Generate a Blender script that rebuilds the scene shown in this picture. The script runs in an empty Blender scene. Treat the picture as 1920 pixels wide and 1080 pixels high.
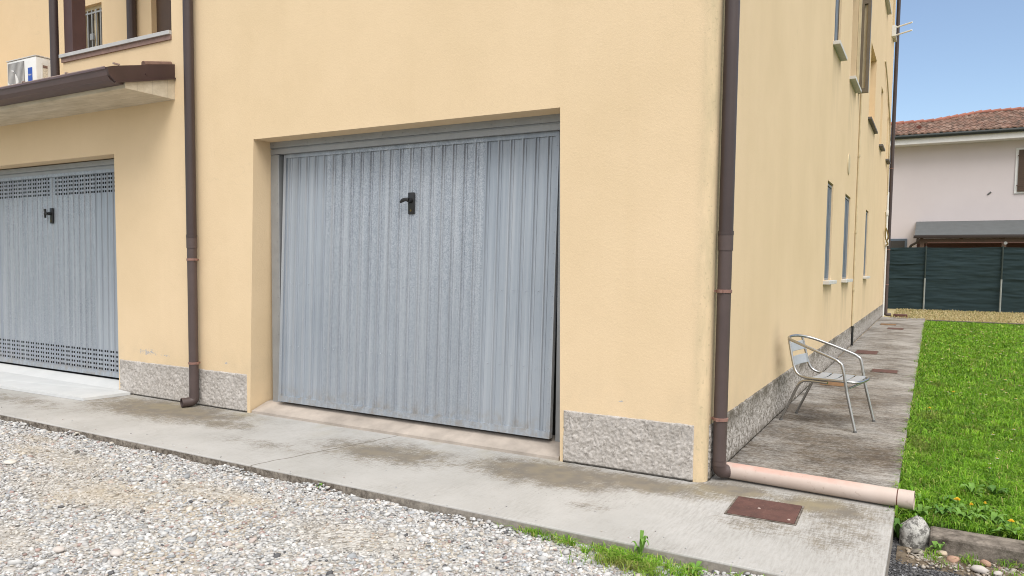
import bpy, bmesh, math, random
import numpy as np
from mathutils import Vector, Matrix, noise as mnoise
R = math.radians
random.seed(7)
rng = np.random.default_rng(7)
S = bpy.context.scene
COL = S.collection

# ------------------------------------------------------------------ camera
cam_d = bpy.data.cameras.new('camera')
cam = bpy.data.objects.new('camera', cam_d); COL.objects.link(cam)
cam_d.sensor_width = 36.0
cam_d.lens = 1390.18 / 1920 * 36
cam_d.shift_y = 43.36 / 1920
cam_d.clip_start = 0.05; cam_d.clip_end = 2000
YAW, PITCH, ROLL = -.5151, -.0637, .0111
fw = Vector((math.sin(YAW)*math.cos(PITCH), math.cos(YAW)*math.cos(PITCH), math.sin(PITCH)))
rt = Vector((math.cos(YAW), -math.sin(YAW), 0)); up = rt.cross(fw)
rt2 = rt*math.cos(ROLL) + up*math.sin(ROLL); up2 = -rt*math.sin(ROLL) + up*math.cos(ROLL)
M = Matrix((rt2, up2, -fw)).transposed().to_4x4(); M.translation = (1.2071, -4.6345, 1.3787)
cam.matrix_world = M
S.camera = cam

# ------------------------------------------------------------------ sky
SUN_EL, SUN_AZ = 52, 138
W = bpy.data.worlds.new('World'); S.world = W; W.use_nodes = True
wt = W.node_tree; wt.nodes.clear()
wo = wt.nodes.new('ShaderNodeOutputWorld')
sky = wt.nodes.new('ShaderNodeTexSky'); sky.sky_type = 'NISHITA'; sky.sun_disc = False
sky.sun_elevation = R(SUN_EL); sky.sun_rotation = R(SUN_AZ); sky.air_density = 1.0; sky.dust_density = 0.25; sky.ozone_density = 2.2
bg = wt.nodes.new('ShaderNodeBackground'); bg.inputs[1].default_value = .105
bgc = wt.nodes.new('ShaderNodeBackground'); bgc.inputs[0].default_value = (1.0, .985, .975, 1); bgc.inputs[1].default_value = 1.02
tc = wt.nodes.new('ShaderNodeTexCoord')
mp = wt.nodes.new('ShaderNodeMapping'); mp.inputs['Scale'].default_value = (1.3, 1.3, 3.2)
nz = wt.nodes.new('ShaderNodeTexNoise'); nz.inputs['Scale'].default_value = 1.6; nz.inputs['Detail'].default_value = 6; nz.inputs['Roughness'].default_value = .55
dot = wt.nodes.new('ShaderNodeVectorMath'); dot.operation = 'DOT_PRODUCT'; dot.inputs[1].default_value = (.55, -.45, .55)   # unseen cloud added overhead, right and behind the viewer, to brighten the walls
ad = wt.nodes.new('ShaderNodeMath'); ad.operation = 'MULTIPLY_ADD'; ad.inputs[1].default_value = .55
cr = wt.nodes.new('ShaderNodeValToRGB'); cr.color_ramp.elements[0].position = .46; cr.color_ramp.elements[1].position = .78
cr.color_ramp.elements[0].color = (.06, .06, .06, 1)
ms = wt.nodes.new('ShaderNodeMixShader')
sepw = wt.nodes.new('ShaderNodeSeparateXYZ'); zen = wt.nodes.new('ShaderNodeMath'); zen.operation = 'MULTIPLY_ADD'; zen.inputs[1].default_value = .62; zen.inputs[2].default_value = .70
L = wt.links.new; L(tc.outputs['Generated'], sepw.inputs[0]); L(sepw.outputs[2], zen.inputs[0]); L(zen.outputs[0], bgc.inputs[1])
L(tc.outputs['Generated'], mp.inputs[0]); L(mp.outputs[0], nz.inputs['Vector']); L(tc.outputs['Generated'], dot.inputs[0])
L(dot.outputs['Value'], ad.inputs[0]); L(nz.outputs[0], ad.inputs[2]); L(ad.outputs[0], cr.inputs[0])
L(sky.outputs[0], bg.inputs[0]); L(cr.outputs[0], ms.inputs[0]); L(bg.outputs[0], ms.inputs[1]); L(bgc.outputs[0], ms.inputs[2]); L(ms.outputs[0], wo.inputs[0])

# ------------------------------------------------------------------ sun behind thin cloud
sd = bpy.data.lights.new('sun', 'SUN'); sd.energy = 1.5; sd.angle = R(32); sd.color = (1, .965, .91)
so = bpy.data.objects.new('sun', sd); COL.objects.link(so)
sdir = Vector((math.sin(R(SUN_AZ))*math.cos(R(SUN_EL)), math.cos(R(SUN_AZ))*math.cos(R(SUN_EL)), math.sin(R(SUN_EL))))
so.rotation_euler = sdir.to_track_quat('Z', 'Y').to_euler(); so.location = sdir*40

S.view_settings.view_transform = 'Standard'; S.view_settings.look = 'None'
S.cycles.filter_width = 1.0
S.view_settings.exposure = 0.58; S.view_settings.gamma = 1

# ------------------------------------------------------------------ material helpers
class NT:
    def __init__(s, name):
        s.m = bpy.data.materials.new(name); s.m.use_nodes = True
        s.t = s.m.node_tree; s.b = s.t.nodes['Principled BSDF']
        s.tc = s.t.nodes.new('ShaderNodeTexCoord')
        s.P = s.tc.outputs['Object']
    def put(s, sock, v):
        if isinstance(v, bpy.types.NodeSocket): s.t.links.new(v, sock)
        elif v is not None:
            if sock.type == 'RGBA' and not isinstance(v, (int, float)) and len(v) == 3: v = (*v, 1)
            sock.default_value = v
    def map(s, scale=(1, 1, 1), loc=(0, 0, 0), rot=(0, 0, 0), v=None):
        n = s.t.nodes.new('ShaderNodeMapping'); s.put(n.inputs[0], v or s.P)
        n.inputs['Scale'].default_value = scale; n.inputs['Location'].default_value = loc; n.inputs['Rotation'].default_value = rot
        return n.outputs[0]
    def noise(s, scale, detail=3, rough=.5, v=None, dist=0):
        n = s.t.nodes.new('ShaderNodeTexNoise'); s.put(n.inputs['Vector'], v or s.P)
        n.inputs['Scale'].default_value = scale; n.inputs['Detail'].default_value = detail; n.inputs['Roughness'].default_value = rough
        n.inputs['Distortion'].default_value = dist
        return n.outputs[0]
    def vor(s, scale, v=None, feat='F1', out='Distance'):
        n = s.t.nodes.new('ShaderNodeTexVoronoi'); n.feature = feat; s.put(n.inputs['Vector'], v or s.P); n.inputs['Scale'].default_value = scale
        return n.outputs[out]
    def ramp(s, f, *st):
        n = s.t.nodes.new('ShaderNodeValToRGB'); s.put(n.inputs[0], f); e = n.color_ramp.elements
        while len(e) < len(st): e.new(.5)
        for i, (p, c) in enumerate(st):
            e[i].position = p; e[i].color = (c, c, c, 1) if isinstance(c, (int, float)) else (*c, 1)
        return n.outputs[0]
    def math(s, op, a, b=0, c=None, clamp=False):
        n = s.t.nodes.new('ShaderNodeMath'); n.operation = op; n.use_clamp = clamp
        s.put(n.inputs[0], a); s.put(n.inputs[1], b)
        if c is not None: s.put(n.inputs[2], c)
        return n.outputs[0]
    def mix(s, f, a, b, mode='MIX'):
        n = s.t.nodes.new('ShaderNodeMix'); n.data_type = 'RGBA'; n.blend_type = mode
        s.put(n.inputs[0], f); s.put(n.inputs[6], a); s.put(n.inputs[7], b)
        return n.outputs[2]
    def sep(s, v=None):
        n = s.t.nodes.new('ShaderNodeSeparateXYZ'); s.put(n.inputs[0], v or s.P); return n.outputs
    def smooth(s, x, a, b):          # 0 at a, 1 at b
        n = s.t.nodes.new('ShaderNodeMapRange'); n.interpolation_type = 'SMOOTHSTEP'; s.put(n.inputs[0], x)
        n.inputs[1].default_value = a; n.inputs[2].default_value = b
        if a > b:
            n.inputs[1].default_value = b; n.inputs[2].default_value = a; n.inputs[3].default_value = 1; n.inputs[4].default_value = 0
        return n.outputs[0]
    def ell(s, c, r, soft=.9):       # ellipsoidal patch mask, 1 inside
        n = s.t.nodes.new('ShaderNodeVectorMath'); n.operation = 'SUBTRACT'; s.put(n.inputs[0], s.P); n.inputs[1].default_value = c
        d = s.t.nodes.new('ShaderNodeVectorMath'); d.operation = 'DIVIDE'; s.put(d.inputs[0], n.outputs[0]); d.inputs[1].default_value = r
        l = s.t.nodes.new('ShaderNodeVectorMath'); l.operation = 'LENGTH'; s.put(l.inputs[0], d.outputs[0])
        return s.smooth(l.outputs['Value'], 1, 1-soft)
    def bump(s, h, strength=.3, dist=.01, nrm=None):
        n = s.t.nodes.new('ShaderNodeBump'); s.put(n.inputs['Height'], h); n.inputs['Strength'].default_value = strength; n.inputs['Distance'].default_value = dist
        if nrm: s.put(n.inputs['Normal'], nrm)
        return n.outputs[0]
    def attr(s, name):
        n = s.t.nodes.new('ShaderNodeAttribute'); n.attribute_name = name; return n.outputs['Color']
    def done(s, col=None, rough=.8, metal=0, nrm=None, spec=None):
        s.put(s.b.inputs['Base Color'], col); s.put(s.b.inputs['Roughness'], rough); s.put(s.b.inputs['Metallic'], metal)
        if nrm: s.put(s.b.inputs['Normal'], nrm)
        if spec is not None: s.put(s.b.inputs['Specular IOR Level'], spec)
        return s.m
def simple(name, col, rough=.6, metal=0, var=.12, scale=8, bump=0):
    n = NT(name); f = n.noise(scale, 4, .6)
    c = n.mix(n.ramp(f, (.3, 0), (.7, 1)), tuple(x*(1-var) for x in col), tuple(min(1, x*(1+var)) for x in col))
    nr = n.bump(n.noise(scale*12, 3), bump, .004) if bump else None
    return n.done(c, n.math('MULTIPLY_ADD', f, .15, rough-.07), metal, nr)

def plaster(name, base, dirty):
    n = NT(name); X, Y, Z = n.sep()
    c = n.mix(n.ramp(n.noise(.9, 4, .6), (.35, 0), (.68, 1)), base, tuple(x*f for x, f in zip(base, (.93, .925, .90))))
    streak = n.noise(1, 4, .6, n.map((5, 5, .35)))
    c = n.mix(n.math('MULTIPLY', n.ramp(streak, (.52, 0), (.75, 1)), .10), c, tuple(x*f for x, f in zip(base, (.78, .75, .68))))
    c = n.mix(n.math('MULTIPLY', n.ramp(n.noise(60, 2), (.55, 0), (.72, 1)), .10), c, tuple(x*.8 for x in base))
    # ordinary splashes close to the ground
    spl = n.math('MULTIPLY', n.smooth(Z, .75, .36), n.ramp(n.noise(4, 5, .65), (.42, 0), (.7, 1)))
    c = n.mix(n.math('MULTIPLY', spl, .22), c, (.42, .36, .25))
    if dirty:
        # algae beside the corner downpipe
        cm = n.math('MULTIPLY', n.smooth(X, -.13, -.01), n.smooth(Y, .32, .10))
        cm = n.math('MULTIPLY', cm, n.ramp(n.noise(3, 5, .7, n.map((3, 3, .8))), (.3, 0), (.62, 1)))
        c = n.mix(n.math('MULTIPLY', cm, .48), c, (.36, .33, .21))
        cs = n.math('MULTIPLY', n.math('MULTIPLY', n.smooth(X, -.12, -.03), n.smooth(Y, .3, .1)), n.ramp(n.noise(45, 2), (.62, 0), (.68, 1)))
        c = n.mix(n.math('MULTIPLY', cs, .22), c, (.2, .18, .12))
        # water runs under the side sills
        for y0, y1, z0 in ((5.5, 6.35, 1.17), (7.68, 8.65, 1.17), (11.65, 12.5, 1.17), (5.6, 6.4, 4.15), (7.72, 8.7, 4.15), (11.3, 13.2, 4.2)):
            w = n.math('MULTIPLY', n.smooth(Y, y0-.05, y0+.1), n.smooth(Y, y1+.05, y1-.1))
            w = n.math('MULTIPLY', w, n.math('MULTIPLY', n.smooth(Z, z0-1.1, z0), n.smooth(Z, z0+.06, z0+.02)))
            w = n.math('MULTIPLY', w, n.math('MULTIPLY', n.smooth(X, -.03, -.01), n.ramp(n.noise(1, 4, .6, n.map((9, 9, .5))), (.4, 0), (.65, 1))))
            c = n.mix(n.math('MULTIPLY', w, .42), c, (.33, .27, .17))
        # soft darker patch at the height of the chair back
        c = n.mix(n.math('MULTIPLY', n.ell((0, 2.35, .66), (.1, .3, .3)), .35), c, (.36, .3, .2))
        # peeled paint above the plinth
        for cc, rr, th in (((-5.60, 0, .455), (.3, .1, .055), .46), ((-5.33, 0, .44), (.16, .1, .02), .52), ((-4.45, 0, .43), (.07, .1, .03), .52), ((-.57, 0, .47), (.035, .1, .012), .5)):
            el = n.ell(cc, rr, 1)
            pm = n.math('MULTIPLY_ADD', n.math('SUBTRACT', n.noise(34, 5, .7, n.map((1, 1, 1.6))), .5), 4.2, el)
            pm = n.math('MULTIPLY', n.ramp(pm, (th+.32, 0), (th+.42, 1)), n.smooth(el, .02, .12))
            c = n.mix(pm, c, (.44, .42, .41))
        # hairline cracks
        k = n.math('ABSOLUTE', n.math('SUBTRACT', n.noise(1.7, 3, .5, n.map((1, 1, 1), (3, 0, 0))), .5))
        km = n.math('MULTIPLY', n.math('MULTIPLY', n.ramp(k, (.001, 1), (.004, 0)), n.ramp(n.noise(.8, 2, .5, n.map(loc=(9, 4, 1))), (.56, 0), (.62, 1))), .14)
        c = n.mix(km, c, (.4, .33, .22))
    h = n.math('ADD', n.math('MULTIPLY', n.noise(210, 3, .6), .6), n.math('MULTIPLY', n.noise(60, 4, .6), .6))
    h = n.math('ADD', h, n.math('MULTIPLY', n.noise(6, 3), .8))
    return n.done(c, .93, 0, n.bump(h, .5, .0045), .2)

def roughcast():
    n = NT('roughcast'); X, Y, Z = n.sep()
    c = n.mix(n.ramp(n.noise(40, 5, .65), (.35, 0), (.65, 1)), (.40, .37, .34), (.60, .565, .535))
    c = n.mix(n.math('MULTIPLY', n.ramp(n.vor(95), (.1, 1), (.32, 0)), .45), c, (.20, .18, .155))
    side = n.smooth(X, -.05, 0.0)
    cv = n.math('ABSOLUTE', n.math('SUBTRACT', n.noise(30, 2, .5, None, 1.2), .5))
    c = n.mix(n.math('MULTIPLY', n.math('MULTIPLY', n.ramp(cv, (.008, 1), (.028, 0)), n.ramp(n.noise(9, 3), (.42, 0), (.6, 1))), .7), c, (.17, .15, .13))  # crevice shade painted into the colour as thin dark lines
    dirt = n.math('MULTIPLY', n.smooth(Z, .17, .36), n.ramp(n.noise(5, 6, .75), (.40, 0), (.56, 1)))
    dirt = n.math('MAXIMUM', dirt, n.math('MULTIPLY', n.smooth(Z, .09, 0), n.ramp(n.noise(7, 4, .7), (.35, 0), (.6, 1))))
    c = n.mix(n.math('MULTIPLY', dirt, n.math('MULTIPLY_ADD', side, .68, .2)), c, (.10, .085, .062))
    gap_shade = n.smooth(Z, .020, .009)
    c = n.mix(n.math('MULTIPLY', gap_shade, .9), c, (.03, .027, .022))  # shadow gap along the plinth foot, painted into the colour
    dsp = n.math('MULTIPLY', side, n.ramp(n.noise(38, 5, .8), (.47, 0), (.56, 1)))
    c = n.mix(n.math('MULTIPLY', dsp, .82), c, (.135, .118, .095))
    return n.done(c, .95, 0, n.bump(n.noise(130, 4, .7), .7, .005), .15)

def concrete():
    n = NT('pavement_concrete'); X, Y, Z = n.sep()
    n1 = n.noise(1.1, 5, .6); fine = n.noise(70, 4, .7)
    c = n.mix(n.ramp(n1, (.3, 0), (.7, 1)), (.385, .378, .36), (.49, .48, .465))
    c = n.mix(n.math('MULTIPLY', n.ramp(fine, (.45, 0), (.75, 1)), .2), c, (.33, .30, .26))
    # broom marks: run across the side path, slanted at the front
    st_s = n.noise(1, 5, .72, n.map((14, 52, 1), rot=(0, 0, R(8))))
    st_f = n.noise(1, 5, .72, n.map((75, 9, 1), rot=(0, 0, R(-12))))
    side = n.smooth(Y, .02, .3)
    # brown lichen on the front apron: patches in the photo plus weak scatter
    pat = None
    for cc, rr, k in (((-4.9, -.34, 0), (1.5, .55, 1), 1.0), ((-4.0, -.45, 0), (.6, .25, 1), .7), ((-3.1, -.75, 0), (.9, .18, 1), .35), ((-2.2, -.48, 0), (.9, .42, 1), .85), ((-.95, -.33, 0), (.85, .42, 1), 1.1), ((-.35, -.22, 0), (.8, .26, 1), .95),
                      ((.18, -.03, 0), (.35, .25, 1), .95), ((.7, -.12, 0), (.5, .3, 1), .8), ((.45, -.62, 0), (.35, .2, 1), .5), ((.85, -.55, 0), (.3, .5, 1), .45), ((-6.6, -.8, 0), (1.6, .3, 1), .45), ((-.45, -.78, 0), (.25, .14, 1), .35)):
        e = n.math('MULTIPLY', n.ell(cc, rr, 1), k)
        pat = e if pat is None else n.math('MAXIMUM', pat, e)
    blot = n.noise(5, 6, .7)
    sf = n.ramp(st_f, (.40, 0), (.60, 1)); sx = n.ramp(n.noise(1, 5, .7, n.map((12, 60, 1), rot=(0, 0, R(14)))), (.40, 0), (.60, 1)); bl = n.ramp(blot, (.34, 0), (.64, 1))
    gr = n.ramp(n.noise(120, 3, .7), (.40, 0), (.60, 1))
    tx = n.math('ADD', n.math('MULTIPLY', bl, .38), n.math('ADD', n.math('MULTIPLY', sf, .20), n.math('ADD', n.math('MULTIPLY', sx, .30), n.math('MULTIPLY', gr, .24))))
    fr = n.math('MULTIPLY', n.ramp(n.math('ADD', tx, n.math('MULTIPLY_ADD', n.math('ADD', pat, n.math('MULTIPLY', n.smooth(Y, -.75, -.1), .22)), .75, -.60)), (.04, 0), (.54, 1)), n.ramp(pat, (.0, .30), (.25, 1)))
    fr = n.math('MULTIPLY', fr, .9)
    c = n.mix(n.math('MULTIPLY', n.math('MULTIPLY', sf, n.ramp(n.math('ADD', n.noise(1.6, 4, .6), n.math('MULTIPLY', n.smooth(X, -.6, .3), .14)), (.42, 0), (.66, 1))), .36), c, (.25, .235, .21))
    blo = n.ramp(n.noise(1.5, 5, .65, n.map((1, 1, 1), (7, 3, 0))), (.36, 0), (.62, 1))
    s1 = n.ramp(st_s, (.42, 0), (.60, 1)); s2 = n.ramp(n.noise(1, 4, .7, n.map((40, 120, 1), rot=(0, 0, R(6)))), (.42, 0), (.60, 1))
    s3 = n.ramp(n.noise(1, 5, .7, n.map((4.0, 11, 1), rot=(0, 0, R(5)))), (.40, 0), (.60, 1))
    sdm = n.math('ADD', n.math('MULTIPLY', blo, .42), n.math('ADD', n.math('MULTIPLY', s1, .20), n.math('ADD', n.math('MULTIPLY', s2, .22), n.math('ADD', n.math('MULTIPLY', s3, .22), n.math('MULTIPLY', n.ramp(n.noise(34, 5, .75), (.42, 0), (.6, 1)), .22)))))
    sdm = n.ramp(sdm, (.24, 0), (.88, 1))
    edge = n.math('MULTIPLY', n.smooth(X, .5, 1.0), n.ramp(n.noise(1.1, 3, .5), (.42, 0), (.55, 1)))
    sdm = n.math('SUBTRACT', sdm, n.math('MULTIPLY', edge, .20), clamp=True)
    c = n.mix(n.math('MULTIPLY', n.math('SUBTRACT', 1, side, clamp=True), fr), c, n.mix(n.ramp(n.noise(9, 3), (.4, 0), (.6, 1)), (.165, .145, .118), (.205, .175, .130)))
    c = n.mix(n.math('MULTIPLY', side, .4), c, (.50, .48, .45))
    near = n.smooth(Y, 6.5, 2.5)
    crust = n.ramp(n.math('ADD', n.math('MULTIPLY', n.noise(1, 6, .8, n.map((22, 46, 1), rot=(0, 0, R(7)))), .7), n.math('MULTIPLY', n.noise(1.6, 4, .6, n.map((1, 1, 1), (2, 5, 0))), .5)), (.54, 0), (.66, 1))
    sdm = n.math('MAXIMUM', sdm, n.math('MULTIPLY', crust, n.math('MULTIPLY_ADD', near, .55, .35)))
    c = n.mix(n.math('MULTIPLY', side, n.math('MULTIPLY_ADD', sdm, .86, n.math('MULTIPLY_ADD', near, .10, .06), clamp=True)), c, n.mix(n.ramp(n.noise(6, 3), (.4, 0), (.6, 1)), (.085, .070, .056), (.120, .095, .070)))
    ol = n.math('MULTIPLY', n.math('MULTIPLY', n.smooth(Y, -.5, -.08), n.ramp(n.noise(2.3, 4), (.5, 0), (.7, 1))), n.math('SUBTRACT', 1, side, clamp=True))
    c = n.mix(n.math('MULTIPLY', ol, .4), c, (.32, .27, .15))
    # crumbs of soil
    sp = n.math('MULTIPLY', n.math('MAXIMUM', n.ell((-.38, -.62, 0), (.3, .16, 1), 1), n.math('MULTIPLY', n.ell((-.75, -.7, 0), (.3, .12, 1), 1), .8)), n.ramp(n.vor(55), (.10, 1), (.2, 0)))
    c = n.mix(n.math('MULTIPLY', sp, .9), c, (.07, .06, .05))
    pit = n.math('MULTIPLY', n.ramp(n.vor(24), (.045, 1), (.075, 0)), n.ramp(n.noise(3.2, 4, .6), (.5, 0), (.62, 1)))
    c = n.mix(n.math('MULTIPLY', pit, .55), c, (.13, .11, .09))
    # one open joint across the apron, one hairline crack
    wob = n.math('MULTIPLY', n.math('SUBTRACT', n.noise(6, 3), .5), .05)
    for x0, wd, k in ((-2.45, .006, .75), (-6.35, .006, .5)):
        d = n.math('ABSOLUTE', n.math('SUBTRACT', n.math('ADD', n.math('ADD', X, n.math('MULTIPLY', Y, -.25)), wob), x0))
        c = n.mix(n.math('MULTIPLY', n.math('MULTIPLY', n.ramp(d, (wd*.6, 1), (wd*1.6, 0)), k), n.math('SUBTRACT', 1, side, clamp=True)), c, (.12, .10, .08))
    # the raw edge
    ed = n.smooth(Z, -.006, -.014)
    ec = n.mix(n.ramp(n.noise(26, 6, .75), (.38, 0), (.62, 1)), (.085, .07, .056), (.30, .265, .225))
    ec = n.mix(n.math('MULTIPLY', n.smooth(X, -2.2, -.6), .55), ec, (.34, .315, .28))
    c = n.mix(ed, c, ec)
    h = n.math('ADD', n.math('MULTIPLY', n.mix(side, st_f, st_s), .5), n.math('MULTIPLY', fine, .5))
    return n.done(c, .92, 0, n.bump(h, .45, .006), .2)

def galvanised(name, x0, x1):
    n = NT(name); X, Y, Z = n.sep()
    mid = n.math('MULTIPLY', n.smooth(X, x0-.02, x0+.02), n.smooth(X, x1+.02, x1-.02))
    sp = n.vor(150, n.map((1, 1, .8), v=None), out='Color'); sp = n.sep(sp)[0]
    sp2 = n.noise(220, 3, .7)
    spang = n.math('ADD', n.math('MULTIPLY', sp, .55), n.math('MULTIPLY', sp2, .45))
    c = n.mix(n.ramp(n.noise(1, 4, .6, n.map((1.4, 1, .9))), (.3, 0), (.7, 1)), (.298, .336, .386), (.368, .406, .455))
    c2 = n.mix(n.ramp(spang, (.3, 0), (.72, 1)), (.285, .318, .365), (.48, .508, .55))
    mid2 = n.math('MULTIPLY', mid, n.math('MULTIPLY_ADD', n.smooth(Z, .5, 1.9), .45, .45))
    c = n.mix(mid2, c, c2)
    c = n.mix(n.math('MULTIPLY', n.ramp(n.noise(1, 5, .65, n.map((24, 1, .35))), (.46, 0), (.66, 1)), .5), c, (.52, .545, .575))
    c = n.mix(n.math('MULTIPLY', n.ramp(n.noise(1, 5, .65, n.map((30, 1, .5), (5, 0, 0))), (.50, 0), (.68, 1)), .22), c, (.18, .205, .24))
    c = n.mix(n.math('MULTIPLY', n.smooth(Z, 1.9, 2.32), n.math('MULTIPLY_ADD', n.ramp(n.noise(1, 4, .6, n.map((9, 1, 2))), (.35, 0), (.65, 1)), .3, .12)), c, (.17, .185, .205))  # door top darkened in colour, imitating shade under the lintel
    c = n.mix(n.math('MULTIPLY', n.smooth(Z, .32, .12), n.ramp(n.noise(14, 4, .7), (.45, 0), (.65, 1))), c, (.33, .32, .31))
    r = n.math('MULTIPLY_ADD', spang, -.16, .56)
    return n.done(c, r, n.math('MULTIPLY_ADD', mid, .15, .35), n.bump(sp2, .12, .002), .5)

# ------------------------------------------------------------------ mesh helpers
class MB:
    def __init__(s): s.v = []; s.f = []
    def face(s, *pts):
        i = len(s.v); s.v += [tuple(p) for p in pts]; s.f.append(tuple(range(i, i+len(pts))))
    def box(s, x0, x1, y0, y1, z0, z1, bev=0):
        if bev:
            bm = bmesh.new(); bmesh.ops.create_cube(bm, size=1)
            for v in bm.verts: v.co = ((x0+x1)/2+v.co.x*(x1-x0), (y0+y1)/2+v.co.y*(y1-y0), (z0+z1)/2+v.co.z*(z1-z0))
            bmesh.ops.bevel(bm, geom=bm.edges[:], offset=bev, segments=2, affect='EDGES', profile=.5)
            s.add_bm(bm); return
        c = [(x0, y0, z0), (x1, y0, z0), (x1, y1, z0), (x0, y1, z0), (x0, y0, z1), (x1, y0, z1), (x1, y1, z1), (x0, y1, z1)]
        i = len(s.v); s.v += c
        s.f += [tuple(i+k for k in q) for q in ((0, 3, 2, 1), (4, 5, 6, 7), (0, 1, 5, 4), (1, 2, 6, 5), (2, 3, 7, 6), (3, 0, 4, 7))]
    def add_bm(s, bm, mat=None):
        i = len(s.v); bm.verts.index_update()
        s.v += [tuple(mat @ v.co if mat else v.co) for v in bm.verts]; s.f += [tuple(i+v.index for v in f.verts) for f in bm.faces]; bm.free()
    def tube(s, pts, r, n=12, caps=True, r2=None):
        pts = [Vector(p) for p in pts]; rings = []; i0 = len(s.v); prev = None
        for k, p in enumerate(pts):
            t = (pts[min(k+1, len(pts)-1)]-pts[max(k-1, 0)]).normalized()
            a = (prev - t*prev.dot(t)) if prev is not None else t.cross(Vector((0, 0, 1)) if abs(t.z) < .9 else Vector((1, 0, 0)))
            a.normalize(); prev = a; b = t.cross(a)
            rr = r[k] if isinstance(r, (list, tuple)) else r
            s.v += [tuple(p+(a*math.cos(2*math.pi*j/n)+b*math.sin(2*math.pi*j/n))*rr) for j in range(n)]
        for k in range(len(pts)-1):
            for j in range(n):
                j2 = (j+1) % n; s.f.append((i0+k*n+j, i0+k*n+j2, i0+(k+1)*n+j2, i0+(k+1)*n+j))
        if caps: s.f.append(tuple(i0+j for j in range(n))[::-1]); s.f.append(tuple(i0+(len(pts)-1)*n+j for j in range(n)))
    def prism(s, prof, x0, x1, axis=0):     # profile in the two other axes, extruded along axis
        def q(a, b, x): return (x, a, b) if axis == 0 else ((a, x, b) if axis == 1 else (a, b, x))
        i = len(s.v); n = len(prof)
        s.v += [q(a, b, x0) for a, b in prof]+[q(a, b, x1) for a, b in prof]
        s.f.append(tuple(range(i, i+n))[::-1]); s.f.append(tuple(range(i+n, i+2*n)))
        for k in range(n): k2 = (k+1) % n; s.f.append((i+k, i+k2, i+n+k2, i+n+k))
    def grid(s, us, vs, fn, holes=()):
        i = len(s.v); nv = len(vs)
        s.v += [tuple(fn(u, v)) for u in us for v in vs]
        for a in range(len(us)-1):
            for b in range(nv-1):
                cu, cv = (us[a]+us[a+1])/2, (vs[b]+vs[b+1])/2
                if any(h[0] < cu < h[1] and h[2] < cv < h[3] for h in holes): continue
                s.f.append((i+a*nv+b, i+(a+1)*nv+b, i+(a+1)*nv+b+1, i+a*nv+b+1))
def kids_off(p):
    o = Vector((0, 0, 0))
    while p: o += p.location; p = p.parent
    return o
def obj(name, mb, mat, parent=None, smooth=None, local=False, merge=True):
    me = bpy.data.meshes.new(name)
    off = kids_off(parent) if (parent and not local) else Vector((0, 0, 0))
    me.from_pydata([tuple(Vector(v)-off) for v in mb.v] if off.length else mb.v, [], mb.f)
    bm = bmesh.new(); bm.from_mesh(me)
    if merge: bmesh.ops.remove_doubles(bm, verts=bm.verts[:], dist=1e-5)
    bmesh.ops.recalc_face_normals(bm, faces=bm.faces[:]); bm.to_mesh(me); bm.free()
    me.materials.append(mat)
    if smooth is not None:
        me.polygons.foreach_set('use_smooth', [True]*len(me.polygons)); me.set_sharp_from_angle(angle=R(smooth))
    o = bpy.data.objects.new(name, me); COL.objects.link(o)
    if parent: o.parent = parent
    return o
def tag(o, label=None, cat=None, group=None, kind=None):
    if label: o['label'] = label
    if cat: o['category'] = cat
    if group: o['group'] = group
    if kind: o['kind'] = kind
    return o
def thing(name, label, cat, loc=(0, 0, 0), rz=0, group=None):
    o = bpy.data.objects.new(name, None); COL.objects.link(o); o.location = loc; o.rotation_euler = (0, 0, rz); o.empty_display_size = .1
    return tag(o, label, cat, group)
def struct(name, mb, mat, smooth=None): return tag(obj(name, mb, mat, None, smooth), kind='structure')
def dup(root, loc, rz=0, label=None, sc=1):
    r = root.copy(); COL.objects.link(r); r.location = loc; r.rotation_euler = (0, 0, rz); r.scale = (sc, sc, sc)
    if label: r['label'] = label
    for ch in list(root.children):
        c = ch.copy(); COL.objects.link(c); c.parent = r
        for g in list(ch.children):
            d = g.copy(); COL.objects.link(d); d.parent = c
    return r
def spline(pts, n=6):
    pts = [Vector(p) for p in pts]; out = []
    for i in range(len(pts)-1):
        p0, p1, p2, p3 = pts[max(i-1, 0)], pts[i], pts[i+1], pts[min(i+2, len(pts)-1)]
        for k in range(n):
            t = k/n
            out.append(.5*((2*p1)+(p2-p0)*t+(2*p0-5*p1+4*p2-p3)*t*t+(3*p1-p0-3*p2+p3)*t**3))
    return out+[pts[-1]]
def fillet(pts, r=.05, n=5):
    pts = [Vector(p) for p in pts]; out = [pts[0]]
    for i in range(1, len(pts)-1):
        a, b, c = pts[i-1], pts[i], pts[i+1]
        d1 = min(r, (a-b).length*.45); d2 = min(r, (c-b).length*.45)
        s0 = b+(a-b).normalized()*d1; s1 = b+(c-b).normalized()*d2
        for k in range(n+1): t = k/n; out.append(s0*(1-t)**2+b*2*t*(1-t)+s1*t*t)
    return out+[pts[-1]]
def np_mesh(name, V, faces, cols=None, mat=None):
    me = bpy.data.meshes.new(name); me.vertices.add(len(V)); me.vertices.foreach_set('co', V.astype(np.float32).ravel())
    idx = np.concatenate([f.ravel() for f in faces]); tot = np.concatenate([np.full(len(f), f.shape[1]) for f in faces])
    me.loops.add(len(idx)); me.loops.foreach_set('vertex_index', idx.astype(np.int32))
    me.polygons.add(len(tot)); st = np.concatenate([[0], np.cumsum(tot)[:-1]])
    me.polygons.foreach_set('loop_start', st.astype(np.int32)); me.update(calc_edges=True)
    if cols is not None:
        a = me.color_attributes.new('tint', 'FLOAT_COLOR', 'POINT')
        a.data.foreach_set('color', np.concatenate([cols, np.ones((len(cols), 1))], 1).astype(np.float32).ravel())
    me.materials.append(mat)
    o = bpy.data.objects.new(name, me); COL.objects.link(o); return o

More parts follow.
